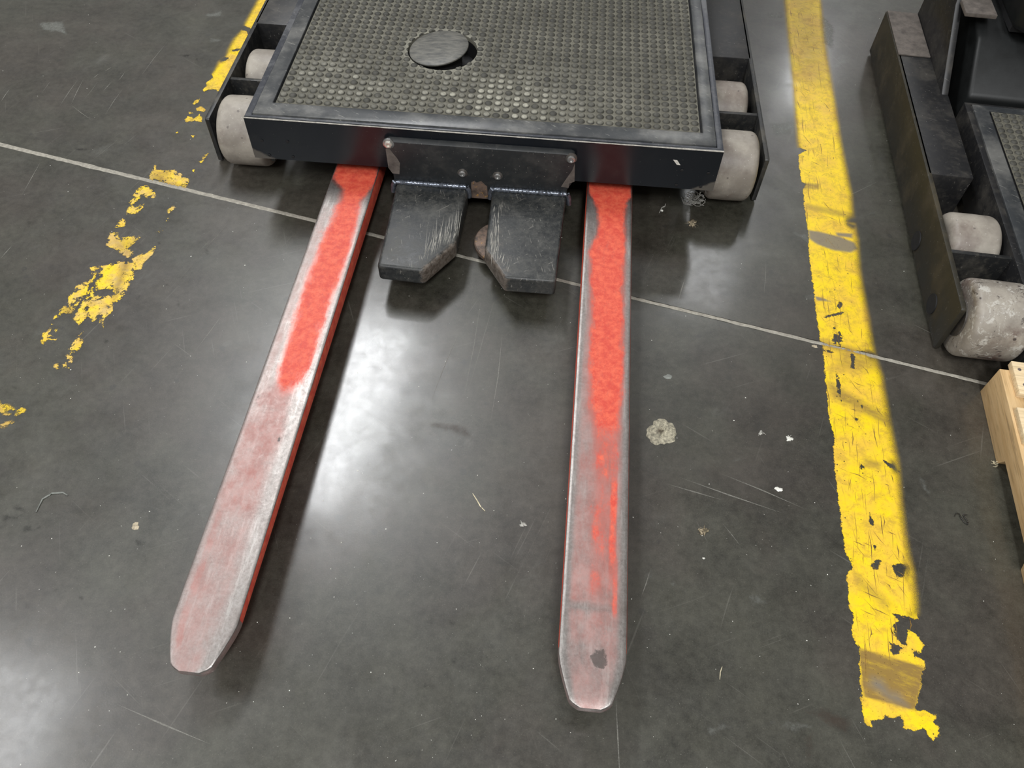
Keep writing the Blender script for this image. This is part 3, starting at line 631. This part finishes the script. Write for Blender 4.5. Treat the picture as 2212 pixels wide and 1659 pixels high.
# forks
def fork(name, heel, tip, w, marks, label):
    """heel / tip: centre points of the top face; rounded bevelled blade with a chamfered tip, thinning to the front"""
    heel, tip = Vector(heel), Vector(tip); d = (tip-heel); L = d.length; d.normalize(); nrm = Vector((-d.y, d.x, 0))
    if nrm.x < 0: nrm = -nrm
    ns, nv = 220, 26; V, F, A = [], [], {'red': [], 'pink': [], 'spot': []}
    for i in range(ns+1):
        s = (L-.10)*i/(ns-28); u = L-s
        if i > ns-28: s = L-.10*((ns-i)/28)**1.25; u = L-s
        hw = w/2
        if u < .09: hw = w/2-(w/2-.033)*max(0, ((.09-u)/.09))**1.35
        if u < .012: hw -= .012*((.012-u)/.012)**2
        th = .022+.033*min(1, u/(L*.85)); zt = heel.z+(tip.z-heel.z)*(s/L)-.004*max(0, (.03-u)/.03)**2
        if s < .02: zt += .006*(1-s/.02)**2
        bv = .0035
        prof = [(-hw+bv, -th), (-hw, -th+bv), (-hw, -bv), (-hw+bv*.35, -bv*.3)]
        prof += [((-hw+bv)+(2*hw-2*bv)*j/nv, 0.0) for j in range(nv+1)]
        prof += [(hw-bv*.35, -bv*.3), (hw, -bv), (hw, -th+bv), (hw-bv, -th)]
        for k, (a, z) in enumerate(prof):
            p = heel+d*s+nrm*a; V.append((p.x, p.y, zt+z))
            side = z < -bv*.5
            v = a/(2*hw)+.5
            r, pk, sp = marks(s/L, v)
            edge = k in (3, len(prof)-4)
            A['red'].append(.95 if side and u > .10 else (.0 if edge or side else r)); A['pink'].append(.6 if side else (.05 if edge else pk)); A['spot'].append(0 if side else sp)
        if i:
            m = len(prof); b0, b1 = (i-1)*m, i*m
            F += [[b0+k, b1+k, b1+(k+1) % m, b0+(k+1) % m] for k in range(m)]
    m = len(prof); F += [list(range(m)), list(range(ns*m, ns*m+m))[::-1]]
    return np_obj(name, np.array(V), F, MT['fork'], TR, A, label=label)
def sm(x, a, b): t = min(1, max(0, (x-a)/(b-a))); return t*t*(3-2*t)
def band(v, a, b, w=.05): return sm(v, a-w, a+w)*(1-sm(v, b-w, b+w))
def interp(t, xs, ys): return float(np.interp(t, xs, ys))
HS = .30   # part of the fork that runs on under the platform
def s_of(y, heel_y, L): return (heel_y-y)/L
def marks_left(t, v):
    lo = interp(t, [0, .21, .235, .26, .33, .42, .5, .6, .63, .66], [.02, .03, .34, .38, .33, .26, .30, .34, .40, .5])
    hi = interp(t, [0, .21, .235, .26, .33, .42, .5, .57, .62, .66], [.99, .98, .88, .80, .86, .86, .80, .82, .76, .6])
    r = band(v, lo, hi, .17)*(1-sm(t, .60, .665))
    p = .95*band(v, .22, .62, .14)*band(t, .63, .76, .03)+.85*band(v, .06, .72, .12)*sm(t, .60, .7)*(1-.35*sm(t, .80, .84)) + .75*band(v, .13, .22, .035)*sm(t, .80, .85)*(1-sm(t, .965, .985)) + .35*band(v, .05, .2)*band(t, .3, .62, .05)
    sp = .8*math.exp(-((t-.71)/.008)**2-((v-.72)/.05)**2)+.55*math.exp(-((t-.645)/.02)**2-((v-.12)/.05)**2)
    return r, min(1, p+.10), sp
def marks_right(t, v):
    lo = interp(t, [0, .20, .215, .25, .29, .33, .45, .62, .7], [.02, .02, .17, .30, .30, .15, .24, .28, .40])
    hi = interp(t, [0, .20, .215, .6, .74], [.99, .98, .84, .84, .80])
    r = band(v, lo, hi, .14)*(1-.62*sm(t, .54, .76))*(1-sm(t, .80, .97))
    r = max(r, .75*band(v, .70, .80, .02)*band(t, .70, .86, .05), .6*band(v, .76, .84, .03)*band(t, .83, .90, .01), .5*band(v, .40, .62, .08)*band(t, .845, .875, .012))
    p = 1.0*band(v, .13, .86, .06)*sm(t, .40, .6)+.35*band(v, .12, .35)*band(t, .3, .6, .05)
    p *= 1-.8*band(t, .888, .898, .004)*band(v, .1, .8)-.35*sm(t, .9, .95)
    sp = .95*sm(1-math.hypot((t-.949)*11.5, (v-.61))*5.0, .0, .7)
    return r, min(1, p+.08), min(1, max(0, sp))
fork('fork', (-.5275, 1.98, .105), (-.5562, .3485, .105), .1205, marks_left, 'worn red fork, the one on the left')
fork('fork', (.1575, 1.98, .105), (.1355, .3500, .105), .1205, marks_right, 'worn red fork with a dark spot near its tip')

# bracket plate on the front panel
BY = 1.646
bp = lambda x, y: (aty(x, y, BY).x, aty(x, y, BY).z)
xl, xr = bp(832, 318)[0], bp(1243, 343)[0]
ztop = .2325; 
out = [(xl+.012, ztop), (xl+.003, ztop-.004), (xl, ztop-.014), (xl+.001, bp(838, 360)[1]), (xl+.012, bp(848, 366)[1]), (xl+.014, .082),
       (bp(1016, 427)[0]-.002, .082), (bp(1016, 427)[0], .068), (bp(1062, 430)[0], .068), (bp(1062, 430)[0]+.002, .082),
       (xr-.013, .082), (xr-.013, bp(1228, 410)[1]), (xr, bp(1241, 393)[1]), (xr, ztop-.014), (xr-.003, ztop-.004), (xr-.012, ztop)]
bm = NB(); A = [bm.verts.new((a, BY, b)) for a, b in out]
bk = [bm.verts.new((a, PY-.0004, b+(.007 if b > ztop-.006 else (.004 if b > ztop-.02 else 0)))) for a, b in out]
bm.faces.new(A); bm.faces.new(bk[::-1])
for i in range(len(out)): bm.faces.new((A[i], bk[i], bk[(i+1) % len(out)], A[(i+1) % len(out)]))
BR = obj('bracket_plate', bm, MT['bracket'], TR, bevel=.0014, label='black bolted bracket plate holding the two guide shoes')
def bolt(p, r, mat):
    bm = NB(); lathe(bm, [(.004, r*1.55), (0, r*1.5), (-.0005, r*1.42)], (p[0], BY, p[1]), 'y', 24)
    w = obj('washer', bm, MT['bolt'] if mat == 'bright' else MT['hub'], BR)
    bm = NB(); lathe(bm, [(.001, r*1.08), (-.005, r*1.08), (-.0064, r*.85), (-.0064, r*.55), (-.003, r*.5)], (p[0], BY, p[1]), 'y', 6 if mat == 'bright' else 18)
    return obj('bolt', bm, MT['bright'] if mat == 'bright' else MT['bolt'], BR)
bolt(bp(839, 311), .0098, 'bright'); bolt(bp(1234, 343), .0098, 'grey'); bolt(bp(999, 374), .0088, 'grey'); bolt(bp(1075, 380), .0088, 'grey')
bm = NB(); c0 = bp(1036, 390)
pts = [(c0[0]-.021, .070), (c0[0]-.023, .105), (c0[0]-.022, .122), (c0[0]-.014, .128), (c0[0]-.008, .122), (c0[0]+.004, .129), (c0[0]+.012, .120), (c0[0]+.020, .112), (c0[0]+.022, .070)]
prism(bm, pts, BY-.0006, BY+.001, 'y'); obj('bare_patch', bm, MT['rust'], BR, label='rusty bare patch where the coating has flaked')

for pts in ([(833, 322), (840, 318), (848, 330), (858, 342), (864, 352), (863, 376), (848, 374), (839, 362)], [(1242, 352), (1241, 392), (1230, 396), (1228, 406), (1212, 403), (1222, 388), (1236, 368)]):
    bm = NB(); prism(bm, [bp(*p) for p in pts], BY-.0006, BY+.001, 'y'); obj('dust_patch', bm, MT['dusty'], BR, label='matt brown dust patch at the plate edge')
# guide shoes
ZS, ZSB = .104, .052
def shoe(pts, rust_e, label):
    P = [tuple(at(x, y, ZS)[:2]) for x, y in pts]
    bm = NB(); prism(bm, P, ZSB, ZS, 'z')
    bmesh.ops.recalc_face_normals(bm, faces=bm.faces)
    es = [e for e in bm.edges if e.calc_face_angle(0) > math.radians(15)]
    bmesh.ops.bevel(bm, geom=es, offset=.0140, segments=5, profile=.5, affect='EDGES', clamp_overlap=True)
    a, b = Vector((*P[rust_e], 0)), Vector((*P[rust_e+1], 0)); ab = b-a
    vals = []
    # subdivide for a finer rust mask
    bmesh.ops.subdivide_edges(bm, edges=[e for e in bm.edges if e.calc_length() > .03], cuts=5, use_grid_fill=True)
    for v in bm.verts:
        q = Vector((v.co.x, v.co.y, 0)); t = min(1, max(0, (q-a).dot(ab)/ab.length_squared)); d = (q-a-ab*t).length
        vals.append(max(0, 1-d/.020))
    o = obj('guide_shoe', bm, MT['shoe'], TR, label=label)
    at_ = o.data.attributes.new('rust', 'FLOAT', 'POINT'); at_.data.foreach_set('value', vals)
    return o
S1 = shoe([(857, 391), (1000, 403), (1011, 410), (985, 524), (914, 585), (814, 573)], 3, 'scuffed black guide shoe on the left')
S2 = shoe([(1064, 407), (1074, 402), (1224, 417), (1201, 608), (1090, 600), (1047, 538)], 4, 'scuffed black guide shoe on the right')
for S, ends in ((S1, ((853, 392), (1009, 404))), (S2, ((1064, 406), (1226, 420)))):
    a, b = at(*ends[0], ZS+.004), at(*ends[1], ZS+.004); a.y = b.y = BY-.004; bm = NB(); n = 60
    pts = [a.lerp(b, i/n)+Vector((0, .0006*math.sin(i*1.9), .001*math.sin(i*2.3))) for i in range(n+1)]
    pts = [a+Vector((-.006, -.004, -.03)), a+Vector((-.004, -.001, -.010))]+pts+[b+Vector((.004, -.001, -.010)), b+Vector((.006, -.004, -.03))]
    tube(bm, pts, [.0068+.0006*math.sin(i*1.1) for i in range(len(pts))], 12)
    obj('weld_bead', bm, MT['weld'], S, label='shiny weld bead along the heel of the shoe')
c = (at(1061, 486, .078)); bm = NB()
lathe(bm, [(-.014, .050), (-.012, .076), (.0, .077), (.003, .074), (.003, .012)], (-.117, 1.512, .045), 'z', 56); obj('guide_roller', bm, MT['rust'], S2, label='rusty round guide roller under the shoe')
def strokes(name, segs, z, w, mat, parent, label=None, flat=True):
    bm = NB()
    for a, b in segs:
        a, b = Vector(a), Vector(b); d = (b-a); 
        if d.length < 1e-5: continue
        n = Vector((-d.y, d.x, 0)).normalized(); ww = w*(.5+random.random())
        m = a.lerp(b, .5)+n*d.length*.03*(random.random()-.5)
        vs = [bm.verts.new(p) for p in (a, m+n*ww/2, b, m-n*ww/2)]; bm.faces.new(vs)
    return obj(name, bm, mat, parent, smooth=False, kind='stuff', label=label)
segs = []
for i in range(34):
    t = random.random(); x, y = 905+85*t, 575-60*t; k = random.random(); segs.append((at(x-8*k+6, y-10*random.random(), ZS+.0004), at(x+18*random.random(), y-38-45*random.random(), ZS+.0004)))
strokes('scratch_marks', segs, 0, .0012, MT['scratch'], S1)
segs = []
for i in range(40):
    y = 430+110*random.random(); x = 1068-10*(y-430)/110+18*random.random(); segs.append((at(x, y, ZS+.0004), at(x-4*random.random(), y+12+34*random.random(), ZS+.0004)))
for i in range(10):
    t = random.random(); x, y = 1066+30*t, 545+42*t; segs.append((at(x, y, ZS+.0004), at(x+6, y-24*random.random()-8, ZS+.0004)))
strokes('scratch_marks', segs, 0, .0012, MT['scratch'], S2)

# outriggers with load wheels (xo = outer side plate, xi = inner side)
WR = .094
def wheel(root, x0, x1, yc, zc, r, mat, label=None, b=.021):
    q0 = b*1.24; w = x1-x0
    prof = [(0, r*.55), (0, r-q0)]+[(b*(1-math.cos(t)), r-q0+q0*math.sin(t)) for t in np.linspace(.25, math.pi/2, 6)]
    prof += [(w/2, r+.0006)]+[(w-a, q) for a, q in prof[::-1]]
    bm = NB(); lathe(bm, prof, (x0, yc, zc), 'x', 72); wh = obj('load_wheel', bm, mat, root, label=label)
    bm = NB(); lathe(bm, [(-.004, r*.22), (-.004, r*.50), (w+.004, r*.50), (w+.004, r*.22)], (x0, yc, zc), 'x', 32); obj('wheel_hub', bm, MT['hub'], wh)
    return wh
HOLLOWS = ((.115, .042), (.350, .036))
def outrigger(root, xo, sgn, y_front, y_open, y_end, zt, inner=True, pm='steel', div_y=2.003, top_w=.160):
    """sgn: +1 when the truck's middle lies towards +x of the outer plate"""
    wd = .160; X = lambda a: xo+sgn*a
    def bx(bm, a0, a1, *r): return box(bm, min(X(a0), X(a1)), max(X(a0), X(a1)), *r)
    bm = NB(); bx(bm, .004, top_w, y_open, y_end, .012, zt)
    arm = obj('outrigger_arm', bm, MT['arm'], root, bevel=.003)
    bm = NB(); prism(bm, [(y_front, .006), (y_front, zt-.004), (y_front+.004, zt), (y_end, zt), (y_end, .010), (y_front+.05, .006)], X(0), X(.0125), 'x'); obj('side_plate', bm, MT[pm], arm, bevel=.0015)
    bm = NB(); bx(bm, .0125, wd, div_y-.006, div_y+.006, .030, zt-.004); obj('divider_plate', bm, MT['steel'], arm, bevel=.001)
    if inner:
        bm = NB(); prism(bm, [(y_front-.004, .012), (y_front-.004, .075), (y_front+.035, .135), (y_open+.03, .135), (y_open+.03, .012)], X(wd-.002), X(wd+.010), 'x'); obj('inner_plate', bm, MT['steel'], arm, bevel=.001)
    if pm == 'olive':
        for yc, zc in HOLLOWS:
            bm = NB(); lathe(bm, [(0, .026), (.003, .026), (.003, .019), (.0015, .017), (.0015, .004)][::-1], (-.0032, yc, zc), 'x', 28); obj('axle_or_hollow_disc', bm, MT['hole'], arm)  # discs coloured near-black to stand for shaded hollows in the plate
    for yc in (() if pm == 'olive' else (y_front+.035, y_open-.13)):
        bm = NB(); lathe(bm, [(0, .016), (.004, .018), (.004, .012)] if sgn < 0 else [(0, .012), (0, .018), (.004, .016)], (X(0)-(0 if sgn < 0 else .004), yc, .080), 'x', 20); obj('axle_or_hollow_disc', bm, MT[pm], arm)
    return arm
def axle_tab(root, x, y): 
    bm = NB(); box(bm, x, x+.012, y, y+.03, .05, .142); return obj('axle_tab', bm, MT['steel'], root, bevel=.002)
# left arm
outrigger(TR, -.977, 1, 1.800, 2.295, BACK+.15, .147, inner=False)
wheel(TR, -.936, -.803, 1.829, WR+.001, WR, MT['wheel'], 'dusty grey load wheel at the front left corner')
wheel(TR, -.936, -.803, 2.092, WR-.008, WR-.009, MT['wheel'])
outrigger(TR, .580, -1, 1.796, 2.280, BACK+.15, .148, inner=False)
wheel(TR, .425, .549, 1.829, WR+.001, WR, MT['wheel'], 'grey load wheel at the front right corner')
wheel(TR, .425, .547, 2.092, WR-.008, WR-.009, MT['wheel'])
axle_tab(TR, -.800, 1.76); axle_tab(TR, .408, 1.76)
# frayed film caught on the right axle
bm = NB(); c = at(1497, 433, .012)
for i in range(46):
    a = random.uniform(-.6, 3.6); r = .010+.018*random.random(); cx = c+Vector((random.uniform(-.012, .022), random.uniform(-.008, .012), random.uniform(-.008, .014)))
    pts = [cx+Vector((r*math.cos(a+t), .6*r*math.sin(a+t), .006*math.sin(3*t+i))) for t in np.linspace(0, 2.2, 7)]
    pts = [Vector((p.x, p.y, max(p.z, .001))) for p in pts]; tube(bm, pts, .0006, 3)
for i in range(9): tube(bm, [c+Vector((.015, .01, .0)), c+Vector((.02+.006*random.random(), .03, .03)), Vector((.424, 1.745+.01*random.random(), .06))], .0007, 3)
o = obj('frayed_film', bm, MT['lint'], TR, kind='stuff', label='tangled grey film wound on the axle by the right wheel')

# rear of the truck just past the picture's top edge
bm = NB(); prism(bm, [(-.80, .06), (-.80, .95), (-.74, 1.02), (.36, 1.02), (.42, .95), (.42, .06)], BACK+.02, BACK+.55, 'y'); obj('tractor_body', bm, MT['plastic'], TR, bevel=.02)
for x in (-.62, .20):
    bm = NB(); box(bm, x, x+.09, BACK+.56, BACK+.68, .05, 2.3); obj('mast_column', bm, MT['arm'], TR, bevel=.006)

# ------------------------------------------------------------------ truck 2, parked on the right and turned a little; own coordinates: x right, y back
T2 = thing('order_picker_truck', 'second black truck parked at the right with dusty deck and chewed front wheel', 'forklift', (.967, 1.295, 0), -.0606, local=True)
outrigger(T2, 0, 1, 0, .490, 1.32, .150, inner=True, pm='olive', div_y=.200, top_w=.122)
wheel(T2, .022, .155, .030, WR+.001, WR, MT['wheel_dirty'], 'chewed and pitted pale grey load wheel', .014)
wheel(T2, .022, .150, .292, WR-.010, WR-.011, MT['wheel'])
bm = NB(); box(bm, .003, .100, 1.06, 1.318, .150, .1545); obj('arm_end_pad', bm, MT['dusty'], T2, bevel=.0015, label='brown dusty pad on the far end of the arm')
bm = NB(); prism(bm, [(.868, .150), (1.32, .150), (1.32, .62), (1.18, .60), (1.07, .315)], .101, .121, 'x'); obj('gusset_plate', bm, MT['arm'], T2, bevel=.002, label='upright gusset plate with a bare grey edge')
bm = NB(); box(bm, .112, .20, 1.00, 1.09, .318, .33); obj('bracket_flange', bm, MT['dusty'], T2, bevel=.002)
def worn2(x, y): return .12*RNG.random() if RNG.random() < .5 else 0
D2 = dict(x0=.157, x1=1.10, y0=-.075, y1=.832, z0=.032, z1=.156)
deck(T2, D2['x0'], D2['x1'], D2['y0'], D2['y1'], D2['z0'], D2['z1'], None, worn2, 35, 33, False)
def cover(pts_yz, x0, x1, name, bev=.02):
    bm = NB(); prism(bm, pts_yz, x0, x1, 'x'); return obj(name, bm, MT['plastic'], T2, bevel=bev, seg=4)
cover([(.850, .03), (.850, .165), (.975, .270), (1.08, .300), (1.40, .305), (1.40, .03)], .168, 1.08, 'lower_cover', .012)
bm = NB(); prism(bm, [(.235, .965), (.275, .925), (1.02, .925), (1.06, .965), (1.06, 1.38), (.235, 1.38)], .312, 1.75, 'z'); obj('upper_cover', bm, MT['plastic'], T2, bevel=.02, seg=4)  # cover carried up out of view to block lamp light from the floor
bm = NB(); box(bm, .245, 1.05, .985, 1.37, .295, .315); obj('cover_gap_shade', bm, MT['hole'], T2)  # near-black block fills the slot and stands for its shade

# ------------------------------------------------------------------ pallet at the right edge
p0, p1 = at(2117, 845, 0), at(2152, 1000, 0)
dirp = (p1-p0); dirp.z = 0; ang = math.atan2(dirp.x, -dirp.y)      # stringer runs towards the viewer
PL = thing('wooden_pallet', 'pale new wooden pallet at the right edge beside the second truck', 'pallet', (p0.x, p0.y, 0), ang, local=True)
# own coordinates: -y along the stringer towards the viewer, x to the right
def stringer(x):
    bm = NB()
    prof = [(0, 0), (0, .089), (-1.0, .089), (-1.0, 0), (-.79, 0), (-.775, .030), (-.56, .030), (-.545, 0), (-.455, 0), (-.44, .030), (-.214, .030), (-.203, .004), (-.200, 0)]
    prism(bm, prof, x, x+.038, 'x'); return obj('stringer', bm, MT['wood_side'], PL, bevel=.0015)
for x in (0, .48, .96): stringer(x)
nb = 0
for y0, w in ((.014, .092), (-.118, .088), (-.245, .088), (-.372, .088), (-.50, .088), (-.628, .088), (-.756, .088), (-.900, .100)):
    bm = NB(); box(bm, .006 if nb else .020, .995, y0-w, y0, .0893, .1053); b = obj('deck_board', bm, MT['wood_top'], PL, bevel=.0012)
    for x in (.030, .50, .98):
        for q in (.25, .72):
            bm = NB(); lathe(bm, [(-.001, .0042), (.0006, .0040), (.0009, .002)], (x+.008*random.random(), y0-w*q, .1053), 'z', 10); obj('nail', bm, MT['nail'], b)
    nb += 1
bm = NB()
for i in range(7): tube(bm, [(-.0005, -.198-.002*i, .004+.004*random.random()), (-.004-.004*random.random(), -.202-.002*i, .004+.003*random.random()), (-.008-.006*random.random(), -.199-.003*i*random.random(), .006*random.random()+.001)], .0006, 3)
obj('splinters', bm, MT['straw'], PL, kind='stuff')

# ------------------------------------------------------------------ debris lying on the floor
def blob(name, px, py, rx, ry, h, mat, label, cat='debris', n=28, jag=.25, rz=0.0, z=0.0, pit=False, rings=6):
    c = at(px, py, z); bm = NB(); vals = []
    ph = [random.uniform(0, 6.28) for _ in range(6)]
    def rad(t): return 1+jag*(.45*math.sin(2*t+ph[0])+.35*math.sin(3*t+ph[1])+.3*math.sin(5*t+ph[2])+.22*math.sin(9*t+ph[3])+.18*math.sin(14*t+ph[4]))
    R = []
    for k in range(rings+1):
        f = 1-k/rings; ring = []
        for i in range(n):
            t = 2*math.pi*i/n; q = rad(t)*f
            x, y = rx*q*math.cos(t), ry*q*math.sin(t)
            zz = 0 if k == 0 else h*(1-f**3)*(.6+.8*random.random())
            if k == rings: zz = h
            p = Vector((x*math.cos(rz)-y*math.sin(rz), x*math.sin(rz)+y*math.cos(rz), 0))
            ring.append(bm.verts.new(c+p+Vector((0, 0, .0004+zz)))); vals.append(max(0, 1-math.hypot((p.x+.004)/.009, (p.y-.002)/.007)*.75) if pit else 0)
            if k == rings: break
        R.append(ring)
    for A, B in zip(R, R[1:]):
        for i in range(n):
            if len(B) == 1: bm.faces.new((A[i], A[(i+1) % n], B[0]))
            else: bm.faces.new((A[i], A[(i+1) % n], B[(i+1) % n], B[i]))
    lo = [bm.verts.new((v.co.x, v.co.y, z+.0001)) for v in R[0]]
    for i in range(n): bm.faces.new((R[0][i], lo[i], lo[(i+1) % n], R[0][(i+1) % n]))
    vals += [0]*n
    o = obj(name, bm, mat, None)
    if pit: a = o.data.attributes.new('pit', 'FLOAT', 'POINT'); a.data.foreach_set('value', vals[:len(o.data.vertices)]+[0]*max(0, len(o.data.vertices)-len(vals)))
    return tag(o, label, cat)
blob('dried_splat', 1429, 934, .0330, .0345, .0022, MT['splat'], 'round tan patch of dried glue on the floor right of the forks', 'splat', 96, .16, pit=True, rings=12)
blob('paint_chip', 1682, 1057, .0080, .0052, .002, MT['chip'], 'largest white flake on the floor left of the yellow line', 'chip', 14, .3)
blob('paint_chip', 292, 1137, .0085, .0080, .0015, MT['tan'], 'cream flake on the floor left of the left fork', 'chip', 10, .45)
blob('paint_chip', 1520, 1206, .0028, .0022, .002, MT['chip'], 'tiny white crumb below the brown splinter clump', 'chip', 10, .3)
blob('paint_chip', 1430, 455, .0045, .003, .002, MT['chip'], 'white film scrap on the floor under the truck front edge', 'chip', 8, .6)
blob('ring_stain', 1443, 814, .0095, .0070, .0006, MT['pale'], 'pale ring mark above the dried glue patch', 'stain', 18, .25)
blob('paint_chip', 1760, 748, .006, .0055, .0015, MT['tan'], 'tan crumb on the floor joint left of the yellow line', 'chip', 10, .4)
def clump(name, px, py, rx, ry, h, mat, label, fibres=7, cat='debris'):
    o = blob(name, px, py, rx, ry, h, mat, label, cat, 26, .55, random.uniform(0, 3), rings=4)
    c = at(px, py)-o.location; bm = bmesh.new(); bm.from_mesh(o.data)
    for i in range(fibres):
        a = random.uniform(0, 6.28); p = c+Vector((rx*.6*math.cos(a), ry*.6*math.sin(a), h*.5)); l = rx*random.uniform(.7, 1.5); b = a+random.uniform(-.8, .8)
        q = p+Vector((l*math.cos(b), l*math.sin(b), 0)); q.z = .0006; m = p.lerp(q, .5)+Vector((random.gauss(0, .001), random.gauss(0, .001), .0008))
        tube(bm, [p, m, q], [.0005, .0005, .0003], 4)
    bm.to_mesh(o.data); bm.free(); return o
clump('splinter_clump', 1519, 1148, .0085, .0095, .005, MT['speckled'], 'brown speckled splinter clump on the floor between right fork and yellow line')
clump('dirt_clump', 1495, 482, .0105, .0125, .004, MT['speckled'], 'brown dirt clump on the floor below the right front wheel', 12)
clump('lint_tuft', 1705, 948, .0060, .0075, .003, MT['chip'], 'white lint tuft on the floor nearest the yellow line', 2)
clump('lint_tuft', 1643, 935, .0062, .0035, .002, MT['lint'], 'grey lint tuft right of the dried glue patch', 3)
clump('lint_tuft', 1130, 1133, .0060, .0050, .002, MT['lint'], 'small pale lint tuft between the forks', 3)
def curl(name, pts, r, mat, label, cat='debris', lift=0.0):
    bm = NB(); P = [at(x, y, .0012+lift*(i % 2)) for i, (x, y) in enumerate(pts)]
    Q = []
    for i in range(len(P)-1):
        for t in (0, .33, .66): Q.append(P[i].lerp(P[i+1], t))
    Q.append(P[-1]); n = len(Q)
    tube(bm, Q, [r*(.45+.55*math.sin(math.pi*(i+.5)/n)) for i in range(n)], 6); return tag(obj(name, bm, mat, None), label, cat)
curl('plastic_shred', [(2062, 1115), (2066, 1108), (2072, 1110), (2076, 1118), (2082, 1127), (2090, 1133), (2091, 1128), (2084, 1118), (2080, 1112), (2090, 1112)], .0016, MT['dark'], 'curled black plastic shred on the floor by the pallet', lift=.001)
curl('straw_sliver', [(1021, 1066), (1030, 1080), (1038, 1094), (1048, 1104)], .0013, MT['straw'], 'straw coloured wood sliver between the forks')
curl('film_scrap', [(78, 1106), (92, 1078), (112, 1066), (136, 1064), (146, 1070)], .0020, MT['pale'], 'curved pale film scrap on the floor at the left edge')
curl('straw_sliver', [(1560, 1440), (1556, 1452), (1555, 1468)], .0009, MT['straw'], 'tiny curved straw sliver at the bottom of the floor right of the fork')
curl('film_scrap', [(1424, 460), (1430, 448), (1436, 446), (1438, 440)], .0014, MT['lint'], 'twisted white film strip in front of the right red fork heel')
# flake stuck to the front panel and dust on the deck belong to the truck
bm = NB(); pts = [(1454, 345), (1463, 346), (1470, 357), (1462, 356)]
vs = [bm.verts.new(aty(x, y, PY-.0012)) for x, y in pts]; vb = [bm.verts.new(aty(x, y, PY-.0002)) for x, y in pts]
bm.faces.new(vs); [bm.faces.new((vs[i], vb[i], vb[(i+1) % 4], vs[(i+1) % 4])) for i in range(4)]
obj('paper_flake', bm, MT['chip'], fp, label='white paper flake stuck on the front panel')
# loose grit on the floor: more than anyone could count
V, F = [], []
for i in range(620):
    px, py = random.uniform(0, 2212), random.uniform(0, 1659); c = at(px, py); s = random.choice((.0006, .0007, .0008, .0010, .0013, .0019))*random.uniform(.6, 1.1); a = random.uniform(0, 6.28); e = random.uniform(.4, 1)
    if -1.0 < c.x < .62 and c.y > 1.62: continue
    if c.x > .95 and c.y < 1.35 and c.y > .3 and c.x > 1.0: continue
    b = len(V); u = (math.cos(a)*s, math.sin(a)*s); w = (-u[1]*e, u[0]*e)
    V += [(c.x+u[0], c.y+u[1], .0002), (c.x+w[0], c.y+w[1], .0002), (c.x-u[0], c.y-u[1], .0002), (c.x-w[0], c.y-w[1], .0002), (c.x, c.y, s*.7)]
    F += [[b, b+1, b+4], [b+1, b+2, b+4], [b+2, b+3, b+4], [b+3, b, b+4]]
np_obj('floor_grit', np.array(V), F, MT['chip'], floor, smooth=False, kind='stuff')
# scratches and scuffs worn into the floor
S = [((720, 660), (600, 905)), ((850, 625), (790, 670)), ((955, 570), (890, 610)), ((1070, 610), (1010, 690)), ((960, 690), (880, 780)), ((1060, 740), (890, 990)), ((840, 690), (700, 870)), ((1450, 330), (1180, 680)), ((600, 890), (790, 1030)), ((670, 670), (500, 920)), ((440, 680), (350, 800)), ((90, 750), (0, 880))]
segs = [(at(a[0]/3.95, a[1]/3.95, .0003), at(b[0]/3.95, b[1]/3.95, .0003)) for a, b in S]
segs += [(at(*a, .0003), at(*b, .0003)) for a, b in (((0, 560), (28, 528)), ((45, 425), (90, 345)), ((520, 450), (375, 620)), ((420, 760), (480, 680)), ((1465, 1030), (1695, 1110)), ((1555, 1022), (1740, 1100)), ((1440, 1045), (1560, 1080)), ((930, 870), (990, 720)), ((1000, 870), (1040, 640)), ((1070, 640), (1010, 850)), ((1085, 720), (1060, 910)), ((250, 1520), (460, 1610)), ((1385, 1290), (1405, 1230)), ((1340, 1700), (1330, 1500)), ((1560, 1130), (1600, 1180)), ((560, 320), (500, 370)), ((1900, 390), (1790, 440)), ((1650, 640), (1655, 560)), ((1480, 600), (1465, 650)))]
strokes('floor_scratches', segs, 0, .0020, MT['fscratch'], floor)
